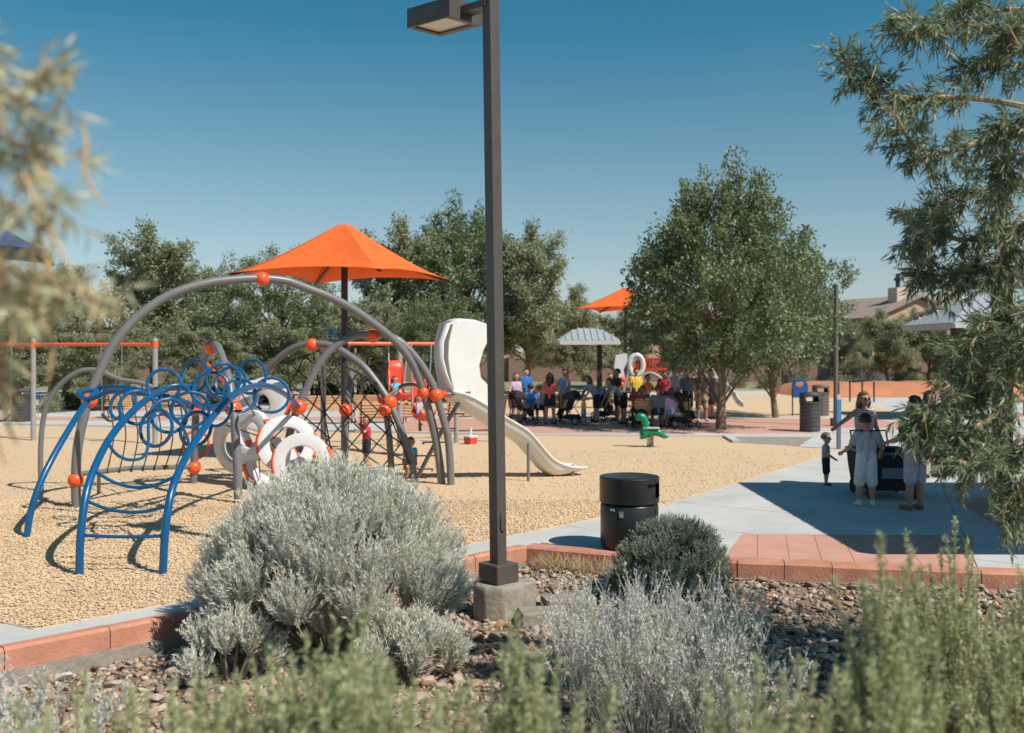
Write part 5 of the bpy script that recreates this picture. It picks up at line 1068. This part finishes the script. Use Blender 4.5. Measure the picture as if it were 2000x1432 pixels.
for (x, y, rz, hd, lab) in ((1017, 829, 2.1, cloth('black', (.02, .02, .024)), 'black pushchair beside the woman in lilac top'), (1112, 829, -2.2, cloth('charcoal', (.04, .04, .045)), 'dark pushchair right of the woman in coral top'), (1180, 822, .4, cloth('slate_blue', (.10, .17, .30)), 'pushchair covered with a slate blue cloth'), (1246, 835, .2, cloth('maroon', (.22, .03, .035)), 'black pushchair with maroon hood behind the spring rider'), (1332, 835, 1.9, cloth('black', (.02, .02, .024)), 'black pushchair near the biggest plaza tree trunk')):
    t = make_stroller(hd, lab); g = G(x, y); t.location = tuple(g); t.rotation_euler.z = rz
g = G(1725, 968); wg = thing('wagon', 'large black fabric wagon with blue rim in the pavilion shade', 'wagon', tuple(g))
mb = MB(); rows = [[g+Vector((x*sx, y*sy, z)) for x, y in ((-1, -1), (1, -1), (1, 1), (-1, 1), (-1, -1))] for z, sx, sy in ((.14, .36, .48), (.45, .40, .52), (.72, .42, .55))]; mb.grid(rows); mb.add(rows[0][:4], [(3, 2, 1, 0)]); o = part('tub', mb, cloth('black', (.02, .02, .024)), wg, False); o.modifiers.new('s', 'SOLIDIFY').thickness = .025
mb = MB(); mb.tube([g+Vector((x*.42, y*.55, .73)) for x, y in ((-1, -1), (1, -1), (1, 1), (-1, 1))], .025, 8, closed=True); part('rim', mb, M('rim_blue', (.03, .10, .22), .5), wg)
mb = MB(); mb.box(g+Vector((0, -.52, .42)), (.42, .04, .17)); bev(part('pocket', mb, M('cloth_pocket', (.16, .19, .25), .9), wg, False), .01)
for x in (-.36, .36):
    for y in (-.4, .4): mb = MB(); mb.tube([g+Vector((x, y+.10*math.cos(a), .12+.10*math.sin(a))) for a in np.linspace(0, 2*PI, 18, endpoint=False)], .025, 6, closed=True); mb.tube([g+Vector((x-.02, y, .12)), g+Vector((x+.02, y, .12))], .05, 10); part('wheel', mb, rubber, wg)
mb = MB(); mb.tube([g+Vector((-.3, .5, .5)), g+Vector((-.3, .7, 1.0)), g+Vector((.3, .7, 1.0)), g+Vector((.3, .5, .5))], .018, 8); part('handle', mb, blackm, wg)

# ------------------------------------------------------------------ people
def capsule(p0, p1, r0, r1, seg=10):
    p0, p1 = np.array(p0, float), np.array(p1, float); d = p1-p0; L = np.linalg.norm(d); d = d/L if L > 1e-6 else np.array([0, 0, 1.]); a = unit(np.cross(d, [.31, .77, .2])[None])[0]; b = np.cross(d, a); V = []; rings = []
    for t in (-1, -.7, -.35, 0): rings.append((p0+d*r0*t, r0*math.sqrt(max(0, 1-t*t))))
    for t in (0, .35, .7, 1): rings.append((p1+d*r1*t, r1*math.sqrt(max(0, 1-t*t))))
    for c, r in rings:
        for k in range(seg): V.append(c+(a*math.cos(2*PI*k/seg)+b*math.sin(2*PI*k/seg))*max(r, 1e-4))
    n = len(rings); F = [(i*seg+k, i*seg+(k+1) % seg, (i+1)*seg+(k+1) % seg, (i+1)*seg+k) for i in range(n-1) for k in range(seg)]; F.append(tuple(range(seg-1, -1, -1))); F.append(tuple((n-1)*seg+k for k in range(seg)))
    return V, F
DOWN = (0, 0, -1)
def person(lab, loc, rot, H, skin, shirt, pants, hair, long=0., lean=0., armL=((.12, 0, -1), (.05, -.12, -1)), armR=((-.12, 0, -1), (-.05, -.12, -1)), legL=((.03, 0, -1), (.02, 0, -1)), legR=((-.03, 0, -1), (-.02, 0, -1)), sleeve=.55, shorts=.75, shoe=None, child=0., head=(0, 0), glasses=False, vox=.015, group='people in the park', zlift=0., socks=False):
    prim = []
    def cp(a, b, r0, r1, m): prim.append((np.array(a, float)*1., np.array(b, float)*1., r0, r1, m))
    u = np.array([0, -math.sin(lean), math.cos(lean)]); V3 = lambda *a: np.array(a, float); n1 = lambda v: unit(np.array(v, float)[None])[0]
    hs_ = 1+.42*child; fat = 1+.22*child; ll = 1-.12*child
    th, sh = .245*ll, .235*ll
    drops = []
    for (a, b) in (legL, legR): drops.append(-(n1(a)[2]*th+n1(b)[2]*sh))
    pz = max(drops)+.035; pel = V3(0, 0, pz); ch_ = pel+u*.20; nb = pel+u*.30; X = V3(1, 0, 0)
    for s_ in (-1, 1):
        cp(pel+X*s_*.045+u*.015, pel+X*s_*.040+u*.09, .062*fat, .055*fat, 2 if shorts is not None else 1); cp(pel+X*s_*.042+u*.07, ch_+X*s_*.05, .056*fat, .060*fat, 1); cp(ch_+X*s_*.05, pel+u*.275+X*s_*.075, .060*fat, .036*fat, 1)
    cp(pel+u*.02, ch_+u*.05, .06*fat, .062*fat, 1)
    cp(nb-u*.02, nb+u*.05, .030, .028, 0); hc = nb+u*.045+V3(head[0]*.02, -.012+head[1]*.02, .055*hs_)
    cp(hc+V3(0, .006, .012*hs_), hc+V3(0, -.004, -.012*hs_), .056*hs_, .050*hs_, 0); cp(hc+V3(0, -.018*hs_, -.03*hs_), hc+V3(0, -.022*hs_, -.045*hs_), .034*hs_, .026*hs_, 0)
    cp(hc+V3(0, -.052*hs_, .002), hc+V3(0, -.062*hs_, -.014*hs_), .006*hs_, .0085*hs_, 0)
    for s_ in (-1, 1): cp(hc+V3(s_*.054*hs_, .004, -.008), hc+V3(s_*.056*hs_, .006, .006), .010*hs_, .011*hs_, 0)
    for s_, (a, b) in ((1, armL), (-1, armR)):
        a, b = n1(a), n1(b); s0 = pel+u*.27+X*s_*.098*(1 if child < .5 else .92); e = s0+a*.165*ll; w_ = e+b*.15*ll; cp(s0, e, .031*fat, .0245*fat, 0); cp(e, w_, .0245*fat, .0165*fat, 0)
        if sleeve > 0: cp(s0, s0+a*.165*ll*sleeve, .040*fat, .038*fat, 1)
        pe = w_+b*.045; cp(w_+b*.01, pe, .016, .019, 0); sd_ = n1(np.cross(b, V3(0, 1, .2))); fw_ = n1(np.cross(sd_, b))
        for k, L in enumerate((.034, .040, .038, .030)):
            o_ = pe+sd_*(k-1.5)*.0115; m1 = o_+b*L*.6+fw_*.002; cp(o_, m1, .0062, .0058, 0); cp(m1, m1+b*L*.45+fw_*.010, .0058, .005, 0)
        cp(w_+b*.02, w_+b*.045+sd_*-.026, .0075, .006, 0)
    for s_, (a, b) in ((1, legL), (-1, legR)):
        a, b = n1(a), n1(b); h0 = pel+X*s_*.045; kn = h0+a*th; an = kn+b*sh; cp(h0, kn, .052*fat, .036*fat, 0); cp(kn, kn+(an-kn)*.4, .036*fat, .036*fat, 0); cp(kn+(an-kn)*.4, an, .036*fat, .021*fat, 0)
        if shorts: cp(h0, h0+a*th*min(shorts, 1.), .061*fat, .056*fat, 2)
        if shorts and shorts > 1: cp(kn, kn+(an-kn)*.9, .046*fat, .036*fat, 2)
        if socks: cp(kn+(an-kn)*.75, an, .028, .026, 3)
        f_ = V3(s_*.25, -1, 0) if b[2] < -.3 else V3(0, -.4, .9); f_ = n1(f_); cp(an+V3(0, .012, -.006), an+f_*.085+V3(0, 0, -.012), .026, .021, 3)
    mb = MB()
    for a, b, r0, r1, m in prim: V, F = capsule(a*H, b*H, r0*H, r1*H); mb.add(V, F)
    me = bpy.data.meshes.new('body'); me.from_pydata(mb.v, [], mb.f); tmp = link('person', me); rm = tmp.modifiers.new('r', 'REMESH'); rm.mode = 'VOXEL'; rm.voxel_size = vox; sm_ = tmp.modifiers.new('s', 'SMOOTH'); sm_.factor = .5; sm_.iterations = 2
    dg = bpy.context.evaluated_depsgraph_get(); nm = bpy.data.meshes.new_from_object(tmp.evaluated_get(dg)); bpy.data.objects.remove(tmp)
    k = len(nm.polygons); cen = np.empty(k*3); nm.polygons.foreach_get('center', cen); cen = cen.reshape(-1, 3)/H; best = np.full(k, 1e9); mi = np.zeros(k, np.int32)
    for a, b, r0, r1, m in prim:
        d = b-a; t = np.clip(((cen-a) @ d)/max(d @ d, 1e-9), 0, 1); ds = np.linalg.norm(cen-a-t[:, None]*d, axis=1)-(r0+(r1-r0)*t); q = ds < best; best[q] = ds[q]; mi[q] = m
    for m in (skin, shirt, pants, shoe or M('shoe_dark', (.05, .05, .05), .7)): nm.materials.append(m)
    nm.polygons.foreach_set('material_index', mi); nm.polygons.foreach_set('use_smooth', np.ones(k, bool)); nm.name = 'person'
    o = link('person', nm); o.location = (loc[0], loc[1], loc[2]+zlift); o.rotation_euler.z = rot; tag(o, lab, 'person', group)
    # hair
    hb = MB(); hb.ball((0, 0, 0), 1, 20); vs = []; r = .066*hs_
    for v in hb.v:
        v = Vector(v); f = 1.
        if v.y < -.25 and v.z < .42: f = .55
        elif v.z < -.55 and not long: f = .7
        w_ = v*r*f*(1+.04*math.sin(v.x*9+v.z*7)); vs.append((w_.x*.96, w_.y*1.05+.010, w_.z*1.02+.016*hs_))
    hb.v = [tuple((hc+np.array(v))*H) for v in vs]
    if long: hb.tube([Vector(hc+V3(0, .035, .02))*H, Vector(hc+V3(0, .055, -.06))*H, Vector(hc+V3(0, .068, -.06-long*.5))*H, Vector(hc+V3(0, .062, -.06-long))*H], [.05*H, .056*H, .05*H, .015*H], 10, smooth=3)
    if long:
        for s_ in (-1, 1): hb.tube([Vector(hc+V3(s_*.045, .0, .03))*H, Vector(hc+V3(s_*.062, .012, -.04))*H, Vector(hc+V3(s_*.06, .025, -.05-long*.5))*H], [.02*H, .024*H, .012*H], 8, smooth=3)
    part('hair', hb, hair, None).parent = o
    for s_ in (-1, 1): eb = MB(); eb.ball(tuple((hc+V3(s_*.02*hs_, -.049*hs_, .004))*H), .0075*H*hs_, 8); part('eye', eb, blackm, None).parent = o
    if glasses:
        eb = MB(); 
        for s_ in (-1, 1): eb.ball(tuple((hc+V3(s_*.021, -.056, .006))*H), .017*H, 12, (1, .35, .8)); eb.tube([Vector(hc+V3(s_*.035, -.05, .008))*H, Vector(hc+V3(s_*.058, .0, .008))*H], .003*H, 5)
        part('sunglasses', eb, blackm, None).parent = o
    return o
stripe = M('cloth_striped', (.6, .6, .6), .9)
n_ = stripe.node_tree; wv = n_.nodes.new('ShaderNodeTexWave'); wv.bands_direction = 'Z'; wv.inputs['Scale'].default_value = 9; tc_ = n_.nodes.new('ShaderNodeTexCoord'); cr_ = n_.nodes.new('ShaderNodeValToRGB'); cr_.color_ramp.elements[0].color = (.05, .055, .08, 1); cr_.color_ramp.elements[1].color = (.62, .62, .64, 1); cr_.color_ramp.elements[0].position = .3; cr_.color_ramp.elements[1].position = .4
n_.links.new(tc_.outputs['Object'], wv.inputs['Vector']); n_.links.new(wv.outputs[0], cr_.inputs[0]); n_.links.new(cr_.outputs[0], n_.nodes['Principled BSDF'].inputs['Base Color'])
c_black = cloth('black_top', (.018, .018, .022)); c_grey = cloth('grey_tee', (.26, .28, .32)); c_slate = cloth('slate_tee', (.13, .16, .21)); c_light = cloth('light_grey', (.40, .40, .46), .18); c_pale = cloth('pale_shorts', (.60, .60, .63)); c_navy = cloth('navy', (.02, .025, .04)); c_coral = cloth('coral', (.70, .12, .10)); c_lilac = cloth('lilac', (.55, .38, .55)); c_denim = cloth('denim_blue', (.16, .32, .50)); c_khaki = cloth('khaki', (.30, .24, .15)); c_yellow = cloth('yellow', (.75, .5, .06)); c_pink = cloth('hot_pink', (.75, .08, .30)); c_turq = cloth('turquoise', (.08, .48, .62)); c_blue = cloth('bright_blue', (.02, .16, .5)); c_red = cloth('red_tee', (.55, .04, .06))
wshoe = M('shoe_white', (.6, .6, .6), .7); FRONT, BACK = 0., PI
grpF = 'family in the pavilion shade'; grpC = 'adults gathered in the plaza shade'; grpK = 'children on the play equipment'
# family at right
gd = Vector((W(1688, 1, 17.6).x, 17.6, 0))
person('woman in striped tank top and sunglasses with arm stretched out', gd, .25, 1.66, skinB, stripe, c_navy, hairB, long=.09, sleeve=0, armR=((-1, -.25, -.55), (-1, -.35, -.5)), armL=((.25, 0, -1), (.1, -.5, -.8)), glasses=True, vox=.0105, group=grpF, head=(-.4, 0))
person('boy in light grey shirt and pale shorts seen from behind', G(1692, 990), PI-.1, 1.42, skinB, c_light, c_pale, hairD, child=.35, armL=((.5, -.1, -1), (.3, -.9, -.4)), armR=((-.45, 0, -1), (-.1, -.8, -.5)), legL=((.10, -.05, -1), (.03, .04, -1)), legR=((-.05, 0, -1), (-.02, 0, -1)), shorts=1., shoe=wshoe, head=(.5, -.3), socks=True, vox=.009, group=grpF)
person('toddler in grey shirt and dark shorts at the shadow edge', G(1613, 948), PI/2-.2, .93, skinA, c_grey, c_navy, hairB, child=1., armL=((.15, -.2, -1), (0, -.8, -.6)), armR=((-.15, -.2, -1), (0, -.8, -.5)), shoe=M('shoe_dark', (.05, .05, .05), .7), shorts=.9, legL=((.05, -.1, -1), (0, .08, -1)), vox=.008, group=grpF)
person('person in navy shirt and pale shorts beside the willow', G(1787, 997), PI+.35, 1.70, skinB, c_navy, c_light, hairD, armL=((.3, -.1, -1), (.1, -.9, -.3)), armR=((-.25, -.1, -1), (-.1, -.8, -.5)), shorts=1., shoe=M('shoe_tan', (.2, .12, .07), .7), vox=.011, group=grpF)
person('person in hot pink top behind the willow leaves', Vector((W(1815, 1, 19).x, 19, 0)), .3, 1.62, skinA, c_pink, c_navy, hairD, long=.07, sleeve=.3, vox=.013, group=grpF)
# crowd
def crowd(lab, px, D, rot, H, shirt, pants, hair=hairD, **k): return person(lab, Vector((W(px, 1, D).x, D, 0)), rot, H, k.pop('skin', skinB), shirt, pants, hair, vox=.014, group=grpC, **k)
crowd('woman in lilac tank top by a black pushchair', 1008, 33.4, .5, 1.64, c_lilac, c_black, hairB, long=.07, sleeve=0, armR=((-.5, -.2, -1), (.1, -.8, -.5)), skin=skinA)
crowd('person in bright blue top behind the lilac woman', 1027, 37, .3, 1.72, c_blue, c_navy, skin=skinA)
crowd('woman in coral tank top and black shorts with long dark hair', 1074, 32.6, PI-.2, 1.66, c_coral, c_black, long=.13, sleeve=0, shorts=.55, armL=((.5, -.1, -1), (.2, -.6, -.6)), armR=((-.5, -.1, -1), (-.4, -.5, -.7)), legL=((.10, 0, -1), (.06, 0, -1)), legR=((-.10, 0, -1), (-.06, 0, -1)))
crowd('person in denim blue tank top facing the coral woman', 1103, 35.5, -.6, 1.72, c_denim, c_khaki, sleeve=0, armR=((-.5, -.2, -1), (.4, -.9, -.2)))
crowd('man in black shirt left of the bending person', 1206, 34.2, -1.3, 1.76, c_black, c_black, armR=((-.3, -.6, -1), (0, -1, -.1)))
crowd('person in yellow top in the middle of the crowd', 1242, 36.5, .2, 1.74, c_yellow, c_black)
crowd('person in grey tee bending forward over a pushchair', 1218, 32.8, -1.3, 1.74, c_grey, c_black, lean=.95, armL=((.1, -.6, -1), (0, -.5, -1)), armR=((-.1, -.6, -1), (0, -.5, -1)))
crowd('seated person in slate tee with maroon cap on a bench', 1286, 31.15, PI, 1.72, c_slate, c_navy, M('maroon_cap', (.20, .03, .035), .8), lean=.12, legL=((.1, -1, -.05), (.03, -.05, -1)), legR=((-.1, -1, -.05), (-.03, -.05, -1)), armL=((.3, -.3, -1), (.1, -.8, -.3)))
crowd('man in grey tee and black shorts left of the tree trunk', 1343, 33., PI+.3, 1.80, c_slate, c_black, armL=((.25, -.1, -1), (0, -.8, -.3)), armR=((-.25, -.1, -1), (0, -.8, -.3)))
crowd('person in khaki shorts and white shoes beside the tree trunk', 1369, 33.9, .2, 1.76, cloth('camo_grey', (.13, .12, .11)), c_khaki, shoe=wshoe, legL=((.12, -.2, -1), (.1, .1, -1)), shorts=1.)
crowd('person in dark top nearest the thick tree trunk', 1388, 35.2, .8, 1.72, cloth('plum', (.09, .06, .08)), c_navy)
crowd('person with red top behind the seated person', 1296, 35.6, -.4, 1.66, c_red, c_navy)
crowd('person in white top far back right of the crowd centre', 1318, 38.5, .1, 1.68, c_light, c_blue, skin=skinA)
crowd('person in bright orange top left of the seated person', 1262, 34.0, .9, 1.58, cloth('orange_top', (.75, .25, .05)), c_denim, hairB, skin=skinA, armL=((.6, -.4, -.8), (.2, -.9, .1)), lean=.1)
crowd('person in white top leaning over the slate blue pushchair', 1165, 33.6, -1.2, 1.62, c_light, c_navy, hairB, long=.08, lean=.55, armL=((.1, -.7, -1), (0, -.6, -.8)), armR=((-.1, -.7, -1), (0, -.6, -.8)), skin=skinA)
crowd('seated person in pink top on the bench end', 1312, 31.2, PI+.3, 1.60, c_lilac, c_denim, hairB, long=.08, lean=.1, legL=((.1, -1, -.05), (.03, -.05, -1)), legR=((-.1, -1, -.05), (-.03, -.05, -1)), skin=skinA)
crowd('person in teal top behind the man in black', 1192, 37.2, .6, 1.55, c_turq, c_khaki, hairB, skin=skinA)
sd_ = dict(legL=((.1, -1, -.05), (.03, -.05, -1)), legR=((-.12, -1, -.05), (-.03, -.15, -1)))
crowd('seated person in white tee on the bench beside the coral woman', 1052, 33.95, PI-.2, 1.62, c_light, c_navy, hairB, lean=.2, skin=skinA, **sd_)
crowd('seated person in blue top at the left bench end', 1036, 34.0, PI+.1, 1.66, c_blue, c_khaki, lean=.05, **sd_)
crowd('person in red shorts crouching beside the maroon pushchair', 1268, 32.6, -.9, 1.66, c_slate, c_red, lean=.55, legL=((.15, -.9, -.25), (.03, .35, -1)), legR=((-.15, -.9, -.25), (-.03, .35, -1)), armL=((.2, -.8, -.6), (0, -.9, -.2)))
crowd('small child in yellow shirt in front of the crowd', 1140, 32.2, 1.2, .98, c_yellow, c_blue, hairB, child=.8, skin=skinA)
# children on the equipment
def kid(lab, loc, rot, H, shirt, pants, **k): return person(lab, loc, rot, H, skinA, shirt, pants, hairB, child=.7, vox=.010, group=grpK, **k)
kid('child in red shirt climbing behind the cargo net', G(716, 912), -1.0, 1.05, c_red, c_navy, armR=((-.5, -.6, .5), (-.2, -.4, .9)), armL=((.3, -.6, -.3), (0, -.8, .3)))
kid('child in blue shirt crouching behind the silvery brush', G(797, 935), .4, 1.0, c_turq, c_red, lean=.5, legL=((.1, -.9, -.3), (0, .4, -1)), legR=((-.1, -.9, -.3), (0, .4, -1)))
kid('child in turquoise shirt up on the second play structure', Vector((W(1328, 1, 42.4).x, 42.4, 0)), .1, 1.15, c_turq, c_navy, zlift=1.25)
sit = dict(legL=((.2, -1, -.2), (.05, -.6, -.8)), legR=((-.2, -1, -.2), (-.05, -.6, -.8)), armL=((.3, -.6, -.6), (0, -.5, .8)), armR=((-.3, -.6, -.6), (0, -.5, .8)))
for bk, lab, sh_, tz in ((bk1, 'toddler sitting in the upper orange bucket swing', c_turq, .6), (bk2, 'toddler sitting in the lower orange bucket swing', c_light, .5)): kid(lab, Vector((bk.x-.02, bk.y-.02, bk.z-.32)), tz, .85, sh_, c_denim, lean=-.2, **sit)
